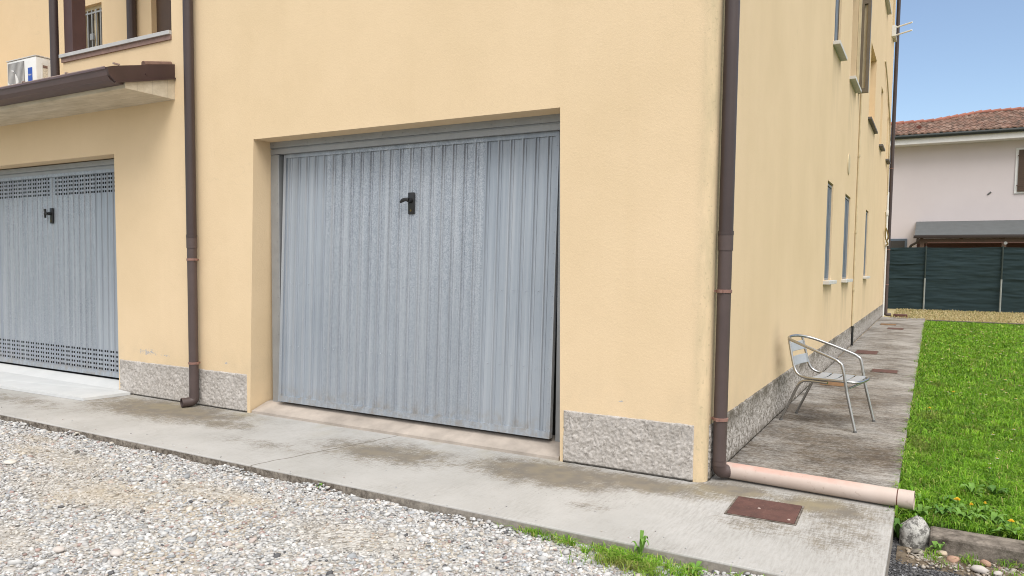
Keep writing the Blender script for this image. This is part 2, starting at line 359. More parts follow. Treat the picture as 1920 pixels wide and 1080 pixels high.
# ------------------------------------------------------------------ materials
m_plaster = plaster('ochre_plaster', (.735, .572, .376), True)
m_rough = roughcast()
m_conc = concrete()
m_gal = galvanised('galvanised_steel', -3.42, -1.80)
m_gal_left = galvanised('galvanised_steel_second', -8.6, -6.75)
m_frame = simple('grey_steel_frame', (.30, .31, .32), .5, .3, .10, 5)
m_dark = simple('interior_shade', (.012, .012, .012), .9)
m_black = simple('black_plastic', (.012, .012, .013), .38, 0, .1)
m_brass = simple('brass', (.16, .12, .05), .5, .8)
m_pipe = simple('brown_painted_pipe', (.050, .034, .033), .42, .0, .10, 3)
m_pipe2 = simple('brown_painted_pipe_lower', (.078, .055, .052), .5, .0, .12, 5)
m_brkt = simple('copper_coloured_clamp', (.26, .145, .12), .5, .2, .12)
m_gutter = simple('brown_sheet_gutter', (.095, .058, .055), .42, .1, .14, 4)
m_gutlip = simple('worn_gutter_lip', (.30, .22, .20), .5, .1, .2, 14)
m_rake = simple('brown_sheet_fascia', (.062, .036, .034), .45, .1, .14, 6)
def raw_concrete():
    n = NT('raw_concrete')
    c = n.mix(n.ramp(n.noise(3, 5, .65, n.map((1, 3, 3))), (.35, 0), (.68, 1)), (.50, .435, .325), (.66, .59, .47))
    c = n.mix(n.math('MULTIPLY', n.ramp(n.vor(26), (.04, 1), (.09, 0)), n.ramp(n.noise(4), (.5, 0), (.55, .8))), c, (.2, .17, .13))
    g = n.math('ABSOLUTE', n.math('SUBTRACT', n.math('FRACT', n.math('MULTIPLY', n.sep()[1], 6.5)), .5))
    c = n.mix(n.math('MULTIPLY', n.ramp(g, (.012, 1), (.03, 0)), .35), c, (.25, .21, .16))
    return n.done(c, .9, 0, n.bump(n.noise(60, 4, .6), .35, .005), .2)
m_rawc = raw_concrete()
m_threshold = simple('worn_cement_threshold', (.395, .345, .30), .9, 0, .24, 4, .4)
m_stone_sill = simple('white_stone_sill', (.56, .55, .53), .7, 0, .1, 10)
m_dark_sill = simple('dark_stone_sill', (.12, .11, .105), .6, 0, .1, 10)
m_shutter = simple('blue_grey_shutter', (.135, .165, .205), .5, 0, .14, 6)
m_bronze = simple('bronze_shutter_frame', (.14, .115, .085), .45, .2, .1)
m_cream = simple('cream_panel', (.56, .47, .31), .7)
m_browndoor = simple('brown_door', (.085, .052, .035), .6, 0, .12, 5)
m_post = simple('brown_post', (.075, .040, .038), .5, 0, .12, 5)
m_glass = NT('window_glass').done((.05, .05, .05), .08, 0)
m_white = simple('white_plastic', (.72, .72, .71), .4, 0, .05)
m_acgrille = simple('grey_grille', (.12, .12, .125), .5)
m_blue = simple('blue_badge', (.02, .08, .42), .4)
m_acgrey = simple('pale_grey_plastic', (.55, .55, .55), .5)
m_label = simple('paper_label', (.62, .58, .50), .7, 0, .3, 60)
m_labeldk = simple('label_print', (.2, .13, .11), .7, 0, .3, 60)
m_chrome = NT('polished_aluminium').done((.46, .46, .455), .27, 1)
m_alu = simple('brushed_aluminium', (.42, .44, .47), .5, .3, .06, 10)
m_rubber = simple('grey_rubber', (.12, .12, .12), .7)

def pink_pvc():
    n = NT('pale_pink_pipe'); X, Y, Z = n.sep()
    c = n.mix(n.ramp(n.noise(5, 4, .6), (.35, 0), (.65, 1)), (.515, .415, .36), (.575, .48, .425))
    r = n.math('MULTIPLY', n.math('MULTIPLY', n.smooth(X, .40, .15), n.smooth(Z, .080, .098)), n.ramp(n.noise(9, 4, .6), (.35, .2), (.6, 1)))
    c = n.mix(n.math('MULTIPLY', r, .62), c, (.60, .30, .24))
    c = n.mix(n.math('MULTIPLY', n.ramp(n.noise(26, 4, .7, n.map((1, 1, 1))), (.60, 0), (.68, 1)), .45), c, (.33, .24, .19))
    d = n.math('MULTIPLY', n.smooth(Z, .03, .0), .5); c = n.mix(d, c, (.38, .3, .22))
    return n.done(c, .55, 0, n.bump(n.noise(90), .1, .002))
m_pvc = pink_pvc()
def rust():
    n = NT('rusty_iron')
    c = n.mix(n.ramp(n.noise(9, 5, .65), (.35, 0), (.65, 1)), (.085, .040, .033), (.135, .062, .050))
    c = n.mix(n.math('MULTIPLY', n.ramp(n.noise(50, 4, .7), (.58, 0), (.7, 1)), .5), c, (.21, .12, .09))
    return n.done(c, .8, .1, n.bump(n.noise(120, 4, .7), .5, .004))
m_rust = rust()
m_rust_b = simple('orange_rust', (.21, .115, .05), .85, .1, .2, 14, .4)

# ------------------------------------------------------------------ ground
def soil(name, a, b, sc=6, bump=.6):
    n = NT(name); c = n.mix(n.ramp(n.noise(sc, 6, .7), (.35, 0), (.65, 1)), a, b)
    return n.done(c, .95, 0, n.bump(n.noise(sc*9, 5, .7), bump, .02), .1)
b = MB(); b.face((-300, -300, -.22), (300, -300, -.22), (300, 300, -.22), (-300, 300, -.22))
struct('ground', b, soil('ground_soil', (.06, .09, .03), (.10, .13, .05), .5))
def gravel_base():
    n = NT('gravel_bed')
    v = n.vor(42, out='Color'); k = n.sep(v)[0]
    c = n.ramp(k, (0, (.26, .245, .225)), (.3, (.40, .38, .35)), (.6, (.50, .48, .45)), (1, (.60, .585, .56)))
    c = n.mix(n.ramp(n.noise(1.3, 5, .65), (.5, 0), (.66, .75)), c, (.50, .43, .33))
    return n.done(c, .95, 0, n.bump(n.math('SUBTRACT', 1, n.vor(42)), .9, .015), .15)
b = MB(); b.face((-16, -14, -.060), (1.06, -14, -.060), (1.06, -1.1, -.060), (-16, -1.1, -.060))
struct('gravel_bed', b, gravel_base())
def dark_gravel_base():
    n = NT('dark_gravel_bed'); k = n.sep(n.vor(90, out='Color'))[0]
    c = n.ramp(k, (0, (.04, .04, .045)), (.6, (.10, .10, .105)), (1, (.24, .235, .23)))
    return n.done(c, .95, 0, n.bump(n.math('SUBTRACT', 1, n.vor(90)), .9, .01), .2)
b = MB(); b.face((1.05, -14, -.135), (16, -14, -.135), (16, .02, -.135), (1.05, .02, -.135))
struct('dark_gravel_bed', b, dark_gravel_base())
# pavement: apron and side path as separate slabs with open joints
def edge_wobble(o, amt=.008):
    me = o.data
    for v in me.vertices:
        if v.co.z > -.03: continue
    return o
b = MB()
b.box(-16, 1.075, -1.205, .06, -.2, 0, .008)
struct('front_pavement', b, m_conc)
b = MB(); ys = [.068, .47, 6.9, 13.2, 18.8]
for i in range(len(ys)-1): b.box(-.2, 1.072, ys[i]+.004, ys[i+1]-.004, -.2, -.002+.001*(i % 2), .007)
struct('side_path', b, m_conc)
b = MB(); b.face((1.06, .0, -.05), (30, .0, -.05), (30, 18.2, -.05), (1.06, 18.2, -.05)); b.face((1.06, .0, -.05), (30, .0, -.05), (30, .0, -.2), (1.06, .0, -.2))
struct('lawn_soil', b, soil('lawn_soil', (.035, .065, .014), (.065, .095, .025), 7))
b = MB(); b.face((-16, 18.15, -.035), (40, 18.15, -.035), (40, 60, -.035), (-16, 60, -.035))
struct('dry_ground', b, soil('dry_ground', (.36, .29, .15), (.52, .44, .25), 5))
def kerb_mat():
    n = NT('weathered_kerb')
    c = n.mix(n.ramp(n.noise(10, 6, .7), (.36, 0), (.62, 1)), (.065, .055, .045), (.27, .235, .20))
    return n.done(c, .95, 0, n.bump(n.noise(40, 5, .7), .7, .012), .15)
m_kerb = kerb_mat()
b = MB(); b.box(1.25, 16, -.155, .02, -.3, -.04, .015)
struct('kerb', b, m_kerb)
b = MB(); b.box(1.09, 30, 18.1, 18.26, -.2, .0, .01)
struct('lawn_edging', b, simple('dark_edging', (.10, .085, .07), .9, 0, .3, 8, .5))

# ------------------------------------------------------------------ the yellow house
house = thing('apartment_house', 'yellow plastered house with grey garage doors and a roughcast plinth', 'house')
ZT, REC, JX = 10.2, 1.2, -5.15
GR = (-4.14, -4.058, -1.017, -1.056, 2.45)     # right garage opening: left x bottom/top, right x bottom/top, height
GL = (-9.10, -6.09, 2.44)
wall = MB()
def fx(u, v):
    t = min(v/2.45, 1)
    if u == 'L': return (GR[0]+(GR[1]-GR[0])*t, 0, v)
    if u == 'R': return (GR[2]+(GR[3]-GR[2])*t, 0, v)
    return (u, 0, v)
us = [-12, GL[0], GL[1], JX, -4.1, -1.03, -.07]
zs = [0, 2.45, 3.2, ZT]
def fmap(u, v): return fx('L' if u == -4.1 else 'R' if u == -1.03 else u, v)
wall.grid(us, zs, fmap, [(-4.1, -1.03, 0, 2.45), (GL[0], GL[1], 0, 2.45), (-12, JX, 3.2, ZT)])
def rev(p, q, d): p, q, d = Vector(p), Vector(q), Vector(d); wall.face(p, q, q+d, p+d)
D = (0, .45, 0)
rev(fx('L', 0), fx('L', 2.45), D); rev(fx('R', 0), fx('R', 2.45), D); rev(fx('L', 2.45), fx('R', 2.45), D)
rev((GL[0], 0, 0), (GL[0], 0, 2.45), D); rev((GL[1], 0, 0), (GL[1], 0, 2.45), D); rev((GL[0], 0, 2.45), (GL[1], 0, 2.45), D)
# rounded corner
arc = [(-.07+.07*math.sin(a), .07-.07*math.cos(a)) for a in [math.pi/2*k/10 for k in range(11)]]
for z0, z1 in zip(zs[:-1], zs[1:]):
    for (x0, y0), (x1, y1) in zip(arc[:-1], arc[1:]): wall.face((x0, y0, z0), (x1, y1, z0), (x1, y1, z1), (x0, y0, z1))
# side wall with its openings (y0, y1, z0, z1, depth)
SW = [(5.60, 6.22, 1.21, 2.485, .055), (7.76, 8.58, 1.20, 2.505, .055), (11.74, 12.42, 1.21, 2.535, .055),
      (5.70, 6.36, 4.22, 5.7, .06), (7.80, 8.62, 4.25, 5.8, .12), (11.45, 12.95, 4.28, 5.72, .26), (14.75, 15.45, 4.24, 5.58, .1), (17.45, 18.1, 4.25, 5.8, .1),
      (14.7, 15.7, 7.55, 8.95, .12), (17.9, 18.6, 7.65, 8.95, .12)]
yl = sorted({.07, 19.1} | {s for q in SW for s in q[:2]}); zl = sorted(set(zs) | {s for q in SW for s in q[2:4]})
wall.grid(yl, zl, lambda u, v: (0, u, v), [q[:4] for q in SW])
for y0, y1, z0, z1, d in SW:
    rev((0, y0, z0), (0, y0, z1), (-d, 0, 0)); rev((0, y1, z0), (0, y1, z1), (-d, 0, 0)); rev((0, y0, z1), (0, y1, z1), (-d, 0, 0)); rev((0, y0, z0), (0, y1, z0), (-d, 0, 0))
    wall.face((-d, y0, z0), (-d, y1, z0), (-d, y1, z1), (-d, y0, z1))
# far end, hidden sides, recess behind the terrace
wall.face((0, 19.1, 0), (-12, 19.1, 0), (-12, 19.1, ZT), (0, 19.1, ZT)); wall.face((-12, 0, 0), (-12, 19.1, 0), (-12, 19.1, ZT), (-12, 0, ZT))
wall.face((JX, 0, 3.2), (JX, REC, 3.2), (JX, REC, ZT), (JX, 0, ZT))
RW = [(-8.66, -8.17, 3.75, 4.66), (-7.17, -6.32, 3.2, 5.35)]
xl = sorted({-12, JX} | {s for q in RW for s in q[:2]}); zz = sorted({3.2, ZT} | {s for q in RW for s in q[2:]})
wall.grid(xl, zz, lambda u, v: (u, REC, v), RW)
for x0, x1, z0, z1 in RW:
    d = (0, .12, 0)
    rev((x0, REC, z0), (x0, REC, z1), d); rev((x1, REC, z0), (x1, REC, z1), d); rev((x0, REC, z1), (x1, REC, z1), d); rev((x0, REC, z0), (x1, REC, z0), d)
wall.face((-12, 0, 3.2), (JX, 0, 3.2), (JX, REC, 3.2), (-12, REC, 3.2))
obj('wall', wall, m_plaster, house, 25)
b = MB(); b.box(-12.6, .6, -.02, 19.7, ZT, ZT+.2); b.box(-12.6, .6, -.6, -.02, ZT, ZT+.2); b.prism([(-.6, ZT+.2), (9.5, ZT+2.6), (19.7, ZT+.2)], -12.6, .6)
obj('roof', b, simple('clay_roof', (.28, .12, .07), .85, 0, .2, 12), house)
for x0, x1 in ((-9.2, -6.0), (-4.2, -.9)):
    b = MB(); yb = .26 if x0 < -5 else .33
    if x0 > -5: b.face((x0, yb, .02), (x1, yb, .02), (x1, yb, 2.45), (x0, yb, 2.45))
    else: b.face((x0, yb-.03, .05), (x1, yb-.03, .05), (x1, yb-.03, 2.45), (x0, yb-.03, 2.45))
    obj('dark_backing_sheet', b, m_dark, house)  # near-black sheet close behind the door, standing in for unlit depth

# plinth: roughcast relief as real geometry
def rough_h(p, k=46):
    q = Vector(p)*k
    q = q+Vector((mnoise.noise(q*.6+Vector((3, 1, 7))), mnoise.noise(q*.6+Vector((1, 9, 2))), mnoise.noise(q*.6+Vector((8, 2, 4)))))*1.3
    q.z *= 1.35
    a = 1-abs(mnoise.noise(q))*2.4; c = mnoise.noise(q*2.3+Vector((7, 3, 1))); e = mnoise.noise(q*.3)
    return a*.0058+c*.0032+e*.004
def plinth(u0, u1, z1, step, fn, jag=.006):
    nu = max(2, int((u1-u0)/step)); nz_ = max(3, int(z1/step)); mb = MB()
    us_ = [u0+(u1-u0)*i/nu for i in range(nu+1)]; vs_ = [-.006+(z1+.006)*j/nz_ for j in range(nz_+1)]
    def f(u, v):
        i = u in (us_[0], us_[-1]); j = v in (vs_[0], vs_[-1])
        if v == vs_[-1]: v += mnoise.noise(Vector((u*9, 3, 1)))*jag
        if i or j: return fn(u, v, -.004)
        return fn(u, v, .006+rough_h(fn(u, v, 0)))
    mb.grid(us_, vs_, f); return mb
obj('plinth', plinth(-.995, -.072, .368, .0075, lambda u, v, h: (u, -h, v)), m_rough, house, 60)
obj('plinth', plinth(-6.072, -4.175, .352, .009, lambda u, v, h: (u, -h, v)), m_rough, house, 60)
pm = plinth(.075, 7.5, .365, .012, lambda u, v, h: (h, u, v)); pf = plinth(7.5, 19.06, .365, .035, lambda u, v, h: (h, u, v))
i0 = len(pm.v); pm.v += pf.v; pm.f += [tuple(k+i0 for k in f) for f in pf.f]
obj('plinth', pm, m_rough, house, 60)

# thresholds
b = MB(); b.prism([(.004, -.02), (.004, .022), (.03, .03), (.19, .082), (.45, .10), (.45, -.02)], -4.125, -1.03, 0)
o = obj('threshold', b, m_threshold, house)

# ------------------------------------------------------------------ garage doors
PITCH_ = .1042
def rib_lines(x0, x1, narrow=False):
    out = [(x0, 0)]; x = x0+.05
    while x < x1-.06:
        for dx, dy in ((0, 0), (.004, -.009), (.009, -.010), (.013, 0)) if narrow else ((0, 0), (.006, -.013), (.016, -.014), (.022, -.002), (.031, -.001), (.033, -.0065), (.040, -.0065), (.042, -.001), (.049, 0)):
            out.append((x+dx, dy))
        x += PITCH_
    out.append((x1, 0)); return out
def leaf(x0, x1, z0, z1, ypos, bands=()):
    mb = MB(); lines = rib_lines(x0, x1, bool(bands))
    holes = []; us_ = []
    for i, (x, d) in enumerate(lines):
        us_.append((x, d))
        if bands and i+1 < len(lines) and d == 0 and lines[i+1][1] == 0 and .04 < lines[i+1][0]-x < .12:
            for a, c in ((.012, .039), (.053, .080)): us_ += [(x+a, 0), (x+c, 0)]; holes.append((x+a, x+c))
    zs_ = {z0, z1}; hz = []
    for zb, zt_, n in bands:
        st = (zt_-zb)/n
        for k in range(n): hz.append((zb+k*st+.008, zb+k*st+.031)); zs_ |= set(hz[-1])
    zs_ = sorted(zs_); i0 = len(mb.v); n = len(zs_)
    for x, d in us_: mb.v += [(x, ypos(z)+d, z) for z in zs_]
    for a in range(len(us_)-1):
        cx_ = (us_[a][0]+us_[a+1][0])/2; inx = any(p < cx_ < q for p, q in holes)
        for k in range(n-1):
            cz_ = (zs_[k]+zs_[k+1])/2
            if inx and any(p < cz_ < q for p, q in hz) and not (cz_ > 1.5 and abs(cx_+7.585) < .05): continue
            mb.f.append((i0+a*n+k, i0+(a+1)*n+k, i0+(a+1)*n+k+1, i0+a*n+k+1))
    # edge angles of the leaf, proud of the sheet
    def strip(xa, xb, za, zb, t):
        mb.v += [(xa, ypos(za)-t, za), (xb, ypos(za)-t, za), (xb, ypos(zb)-t, zb), (xa, ypos(zb)-t, zb), (xa, ypos(za)+.03, za), (xb, ypos(za)+.03, za), (xb, ypos(zb)+.03, zb), (xa, ypos(zb)+.03, zb)]
        i = len(mb.v)-8
        mb.f.extend(tuple(i+q for q in f) for f in ((0, 1, 2, 3), (0, 4, 5, 1), (1, 5, 6, 2), (2, 6, 7, 3), (3, 7, 4, 0)))
    strip(x0-.004, x0+.028, z0, z1, .014); strip(x1-.028, x1+.004, z0, z1, .014); strip(x0-.003, x1+.003, z0-.004, z0+.048, .0175); strip(x0-.002, x1+.002, z1-.03, z1+.003, .0160)
    # rivets
    def rivet(x, z):
        i = len(mb.v); y = ypos(z)-.0165; r = .0045
        mb.v += [(x+r*math.cos(a), y+.004, z+r*math.sin(a)) for a in [k*math.pi/3 for k in range(6)]]+[(x, y-.002, z)]
        mb.f.extend((i+k, i+(k+1) % 6, i+6) for k in range(6))
    for k in range(14):
        z = z0+.1+k*(z1-z0-.2)/13; rivet(x0+.012, z); rivet(x1-.012, z)
    x = x0+.05-.028
    while x < x1-.02:
        for z in (1.18, .62): rivet_y = z; rivet(x+.0, z)
        x += PITCH_
    return mb
yp = lambda z: .158+(z-.11)*(.25-.158)/2.22
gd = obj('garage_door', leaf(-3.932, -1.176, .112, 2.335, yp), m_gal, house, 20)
def door_frame(x0, x1, z1, y, xr0, xr1):
    mb = MB()
    mb.box(x0+.002, x0+.105, y, y+.09, .06, z1-.115, .004); mb.box(xr0, xr1-.002, y, y+.09, .06, z1-.115, .004)
    # header as a folded section
    xa, xb = x0+.002, xr1-.002
    mb.prism([(y-.01, z1-.002), (y-.01, z1-.055), (y+.006, z1-.058), (y+.006, z1-.066), (y-.004, z1-.069), (y-.004, z1-.112), (y+.09, z1-.112), (y+.09, z1-.002)], xa, xb)
    for k in range(12):
        z = .2+k*.17; mb.tube([(x0+.085, y+.002, z), (x0+.085, y-.003, z)], .005, 6)
    for k in range(15):
        x = xa+.05+k*(xb-xa-.1)/14; mb.tube([(x, y-.006, z1-.03), (x, y-.0125, z1-.03)], .005, 6)
    return mb
obj('door_frame', door_frame(-4.07, -1.06, 2.452, .20, -1.155, -1.045), m_frame, house)
def handle(x, z, y, par, flip=-1):
    b1 = MB(); b1.box(x-.030, x+.030, y-.014, y+.004, z-.088, z+.088, .006); h = obj('handle', b1, m_black, par, 40)
    b2 = MB(); b2.tube([(x+.002, y-.01, z+.022), (x+.002, y-.05, z+.022)], .018, 10)
    if flip < 0: b2.tube(spline([(x+.004, y-.045, z+.026), (x-.03, y-.052, z+.028), (x-.06, y-.05, z+.020), (x-.078, y-.047, z+.008)]), [.017]*4+[.015]*10+[.010]*5, 10)
    if flip > 0:
        b2.tube(spline([(x+.002, y-.045, z+.022), (x-.035, y-.05, z+.025), (x-.05, y-.05, z+.045), (x-.052, y-.05, z+.075)]), .014, 10); b2.tube([(x-.050, y-.05, z+.03), (x-.05, y-.05, z-.025)], [.015, .010], 10)
    obj('lever', b2, m_black, h, 50)
    b3 = MB(); b3.tube([(x, y-.012, z-.058), (x, y-.017, z-.058)], .009, 12); obj('lock_cylinder', b3, m_brass, h, 50)
handle(-2.487, 1.858, yp(1.86)-.006, gd)
ypl = lambda z: .17+(z-.1)*.012
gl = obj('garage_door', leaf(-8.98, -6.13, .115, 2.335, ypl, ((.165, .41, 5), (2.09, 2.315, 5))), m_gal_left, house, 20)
gl['label'] = 'grey garage door with bands of square vent holes'
obj('door_frame', door_frame(GL[0]+.005, GL[1], 2.44, .19, GL[1]-.06, GL[1]-.002), m_frame, house)
handle(-7.57, 1.868, ypl(1.87)-.006, gl, 1)

# ------------------------------------------------------------------ downpipes
def downpipe(x, y, zj, brk, shoe, top=ZT-.05, r=.045, wallside=(0, 1), label=None):
    mb = MB(); mb.tube([(x, y, zj), (x, y, top)], r, 20); mb.tube([(x, y, zj-.012), (x, y, zj+.014)], r+.004, 20)
    dp = obj('downpipe', mb, m_pipe, house, 40)
    if label: dp['label'] = label
    mb = MB(); mb.tube([(x, y, .10), (x, y, zj-.10)], r-.002, 20); mb.tube([(x, y, zj-.11), (x, y, zj-.0125)], r+.002, 20)
    mb.tube(shoe, r-.0005, 20, caps=False); mb.tube(shoe, r-.004, 20, caps=False)
    obj('lower_section', mb, m_pipe2, dp, 40)
    for z in brk:
        mb = MB(); mb.tube([(x, y, z-.011), (x, y, z-.009), (x, y, z+.009), (x, y, z+.011)], [r, r+.004, r+.004, r], 20)
        px, py = -wallside[1], wallside[0]
        if wallside[1]:
            mb.box(x+r-.004, x+r+.022, y-.012, y+.004, z-.008, z+.008); mb.box(x-.008, x+.008, y+r-.003, .001, z-.006, z+.006)
        else:
            mb.box(x-.012, x+.004, y-r-.022, y-r+.004, z-.008, z+.008); mb.box(-.001, x-r+.003, y-.008, y+.008, z-.006, z+.006)
        obj('clamp', mb, m_brkt, dp, 40)
    return dp
downpipe(-4.82, -.068, 1.602, (1.385, .412), fillet([(-4.82, -.068, .13), (-4.82, -.068, .048), (-4.862, -.175, .045)], .05), label='downpipe between the two garage doors with an open shoe')
downpipe(.06, .122, 1.587, (1.22, .40), fillet([(.06, .122, .14), (.06, .135, .055), (.115, .19, .055)], .06), wallside=(1, 0), label='downpipe at the house corner')
downpipe(.07, 19.17, 1.6, (1.9, .9, 4.2), fillet([(.07, 19.17, .14), (.07, 19.17, .05), (.2, 19.22, .04)], .05), r=.05, wallside=(1, 0), label='downpipe at the far end of the side wall')

# ------------------------------------------------------------------ canopy, parapet, terrace
can = MB()
can.prism([(-.001, 2.898), (-.50, 2.902), (-.50, 2.962), (-.001, 3.12)], -11.9, -5.116)
cano = obj('canopy', can, m_rawc, house)
gut = MB()
pr = [(-.645, 3.055), (-.668, 3.052), (-.672, 3.036), (-.660, 3.030), (-.652, 2.985), (-.628, 2.952), (-.59, 2.936), (-.505, 2.934), (-.505, 3.02), (-.64, 3.05)]
gut.prism(pr, -11.9, -5.135)
gt = obj('gutter', gut, m_gutter, cano, 25)
lip = MB(); lip.tube([(-11.9, -.662, 3.056), (-5.16, -.662, 3.056)], .008, 8)
for k in range(10): lip.box(-11.5+k*.72, -11.48+k*.72, -.675, -.62, 3.060, 3.072)
obj('gutter_lip', lip, m_gutlip, gt, 40)
rk = MB(); rk.prism([(-.004, 3.226), (-.004, 3.098), (-.59, 2.938), (-.652, 2.985), (-.667, 3.050), (-.61, 3.072)], -5.134, -5.108)
rk.prism([(-.004, 3.100), (-.004, 3.086), (-.60, 2.926), (-.59, 2.940)], -5.13, -5.094)
rk.tube([(-5.108, -.30, 3.07), (-5.101, -.30, 3.07)], .011, 10)
obj('fascia', rk, m_rake, cano)
rs = MB(); rs.face((-11.9, -.002, 3.215), (-5.12, -.002, 3.215), (-5.12, -.61, 3.060), (-11.9, -.61, 3.060)); rs.tube([(-5.145, -.02, 3.222), (-5.145, -.3, 3.16)], .03, 10)
obj('roof_covering', rs, simple('brown_tiles', (.17, .10, .075), .8, 0, .25, 12), cano)
par = MB(); par.box(-6.95, JX-.002, .004, .14, 3.2, 3.505)
obj('parapet', par, m_plaster, house)
cop = MB(); cop.box(-6.975, JX-.003, -.03, .17, 3.508, 3.545, .003); obj('coping', cop, simple('pale_coping', (.48, .48, .48), .6, 0, .1), house)
cop2 = MB(); cop2.box(-6.96, JX-.004, -.012, .004, 3.462, 3.507); obj('coping_trim', cop2, simple('pinkish_trim', (.24, .155, .13), .7, 0, .2, 12), house)
ps = MB(); ps.box(-6.95, -6.80, .02, .17, 3.547, 6.0, .004); obj('post', ps, m_post, house)
ps = MB(); ps.box(-7.0, JX, .0, REC, 6.0, 6.2); obj('added_terrace_roof', ps, m_rawc, house)  # unseen slab, added to cut sky light on the terrace back wall
pp = MB(); pp.tube([(-7.045, -.03, 3.12), (-7.045, -.03, 6.5)], .043, 16); obj('downpipe', pp, m_pipe, house, 40)['label'] = 'dark downpipe rising beside the terrace post'
pp = MB(); pp.tube([(-7.47, REC-.06, 3.2), (-7.47, REC-.06, 6.5)], .055, 16); obj('downpipe', pp, m_pipe, house, 40)['label'] = 'dark pipe on the back wall of the terrace'
wn = MB(); wn.face((-8.66, REC+.10, 3.75), (-8.17, REC+.10, 3.75), (-8.17, REC+.10, 4.66), (-8.66, REC+.10, 4.66))
wn = obj('window', wn, m_glass, house); wn['label'] = 'small terrace window behind vertical bars'
fr = MB()
for x0, x1, z0, z1 in ((-8.66, -8.625, 3.75, 4.66), (-8.205, -8.17, 3.75, 4.66), (-8.625, -8.205, 4.62, 4.66), (-8.43, -8.40, 3.75, 4.62)): fr.box(x0, x1, REC+.06, REC+.095, z0, z1)
obj('window_frame', fr, m_cream, wn)
gb = MB()
for k in range(5): x = -8.60+k*.093; gb.tube([(x, REC+.02, 3.75), (x, REC+.02, 4.6)], .009, 8)
gb.box(-8.655, -8.175, REC+.012, REC+.028, 4.55, 4.57); gb.box(-8.45, -8.38, REC+.008, REC+.03, 4.22, 4.30)
obj('window_grille', gb, m_frame, wn)
dr = MB(); dr.box(-7.17, -6.32, REC+.07, REC+.11, 3.2, 5.35); obj('terrace_door', dr, m_browndoor, house)

# ------------------------------------------------------------------ side windows
for i, (y0, y1, z0, z1, d) in enumerate(SW):
    if i in (5,):
        w = MB(); w.box(-.02, .065, y0-.14, y1+.2, z0-.045, z0-.003, .004); obj('window_sill', w, m_dark_sill, house)['label'] = 'dark sill under the deep plaster niche'
        continue
    lo = i < 3
    w = MB()
    mat = m_shutter if (lo or i == 3) else m_bronze if i == 4 else m_cream
    w.box(-d+.001, -d+.022, y0+.005, y1-.005, z0+.03, z1-.05)
    n_ = 3 if lo else 2
    for k in range(n_): yy = y0+.02+(y1-y0-.04)*k/n_; w.box(-d+.0225, -d+.030, yy+.01, yy+.04, z0+.05, z1-.07)
    if lo:
        for z in (z0+.25, z0+.62, z1-.3): w.box(-d+.0305, -d+.037, y0+.03, y0+.09, z-.012, z+.012)
    win = obj('window', w, mat, house)
    f = MB(); f.box(-d+.001, -d+.034, y0+.001, y1-.001, z1-.048, z1-.02); f.box(-d+.001, -d+.034, y0+.001, y1-.001, z0+.002, z0+.028); f.box(-d+.001, -d+.034, y0+.001, y0+.0045, z0+.028, z1-.048); f.box(-d+.001, -d+.034, y1-.0045, y1-.001, z0+.028, z1-.048)
    obj('window_frame', f, m_frame if lo else m_bronze, win)
    s_ = MB(); far = i >= 6
    s_.box(-d+.04, .085 if not lo else .075, y0-.1, y1+.12, z0-.05, z0-.004 if lo else z0-.004, .004)
    obj('window_sill', s_, m_dark_sill if far and i < 8 else m_stone_sill, win)
    if lo or i == 3: win['label'] = 'narrow window closed by a blue grey shutter'
# open leaf on the first floor
lf = MB()
for x0, x1, z0, z1 in ((.005, .05, 4.29, 6.0), (.105, .15, 4.29, 6.0), (.05, .105, 4.29, 4.35), (.05, .105, 5.72, 5.80)): lf.box(x0, x1, 9.10, 9.22, z0, z1)
sl = obj('open_shutter', lf, m_bronze, house)
lf = MB(); lf.box(.05, .105, 9.15, 9.18, 4.35, 5.72); obj('shutter_panel', lf, m_cream, sl)
lf = MB(); lf.box(.004, .045, 8.66, 8.72, 4.29, 6.0); obj('open_shutter', lf, m_cream, house)
# service pipes and cables
c_ = MB(); c_.tube([(.02, 9.52, .36), (.02, 9.5, 9.9)], .017, 8)
for z in (1.0, 2.0, 3.3, 4.8): c_.tube([(.02, 9.51, z-.02), (.02, 9.51, z+.02)], .025, 8)
gp = obj('gas_pipe', c_, m_cream, house, 40)
c_ = MB(); c_.tube([(.024, 9.52, .02), (.024, 9.52, .36)], .022, 8); obj('pipe_foot', c_, m_black, gp, 40)
c_ = MB(); c_.tube([(.025, 18.8, .01), (.025, 18.8, 3.5)], .028, 8); c_.box(0.001, .09, 18.74, 18.86, 2.0, 2.18, .004); c_.box(.001, .06, 18.76, 18.84, 2.85, 3.0, .004)
obj('cable_conduit', c_, m_white, house, 40)
c_ = MB(); c_.tube(spline([(.04, 18.6, 2.1), (.1, 18.2, 2.25), (.06, 17.7, 2.45), (.05, 17.9, 2.2), (.09, 18.4, 2.05), (.03, 18.7, 2.02)]), .018, 6); c_.tube(spline([(.02, 18.3, 2.3), (.03, 18.2, 2.6), (.02, 18.1, 2.9)]), .01, 6)
obj('cable_loop', c_, simple('yellowed_cable', (.32, .24, .09), .6), house, 40)
c_ = MB(); c_.tube(spline([(.02, 15.4, 6.3), (.03, 16.3, 6.0), (.02, 17.9, 5.5), (.02, 18.4, 5.3), (.02, 18.5, 4.4), (.02, 18.6, 3.4)]), .016, 6); obj('cable', c_, m_cream, house, 40)
c_ = MB(); c_.tube([(.0, 8.05, 2.98), (.012, 8.05, 2.98)], .16, 20); obj('vent_cover', c_, m_cream, house, 40)

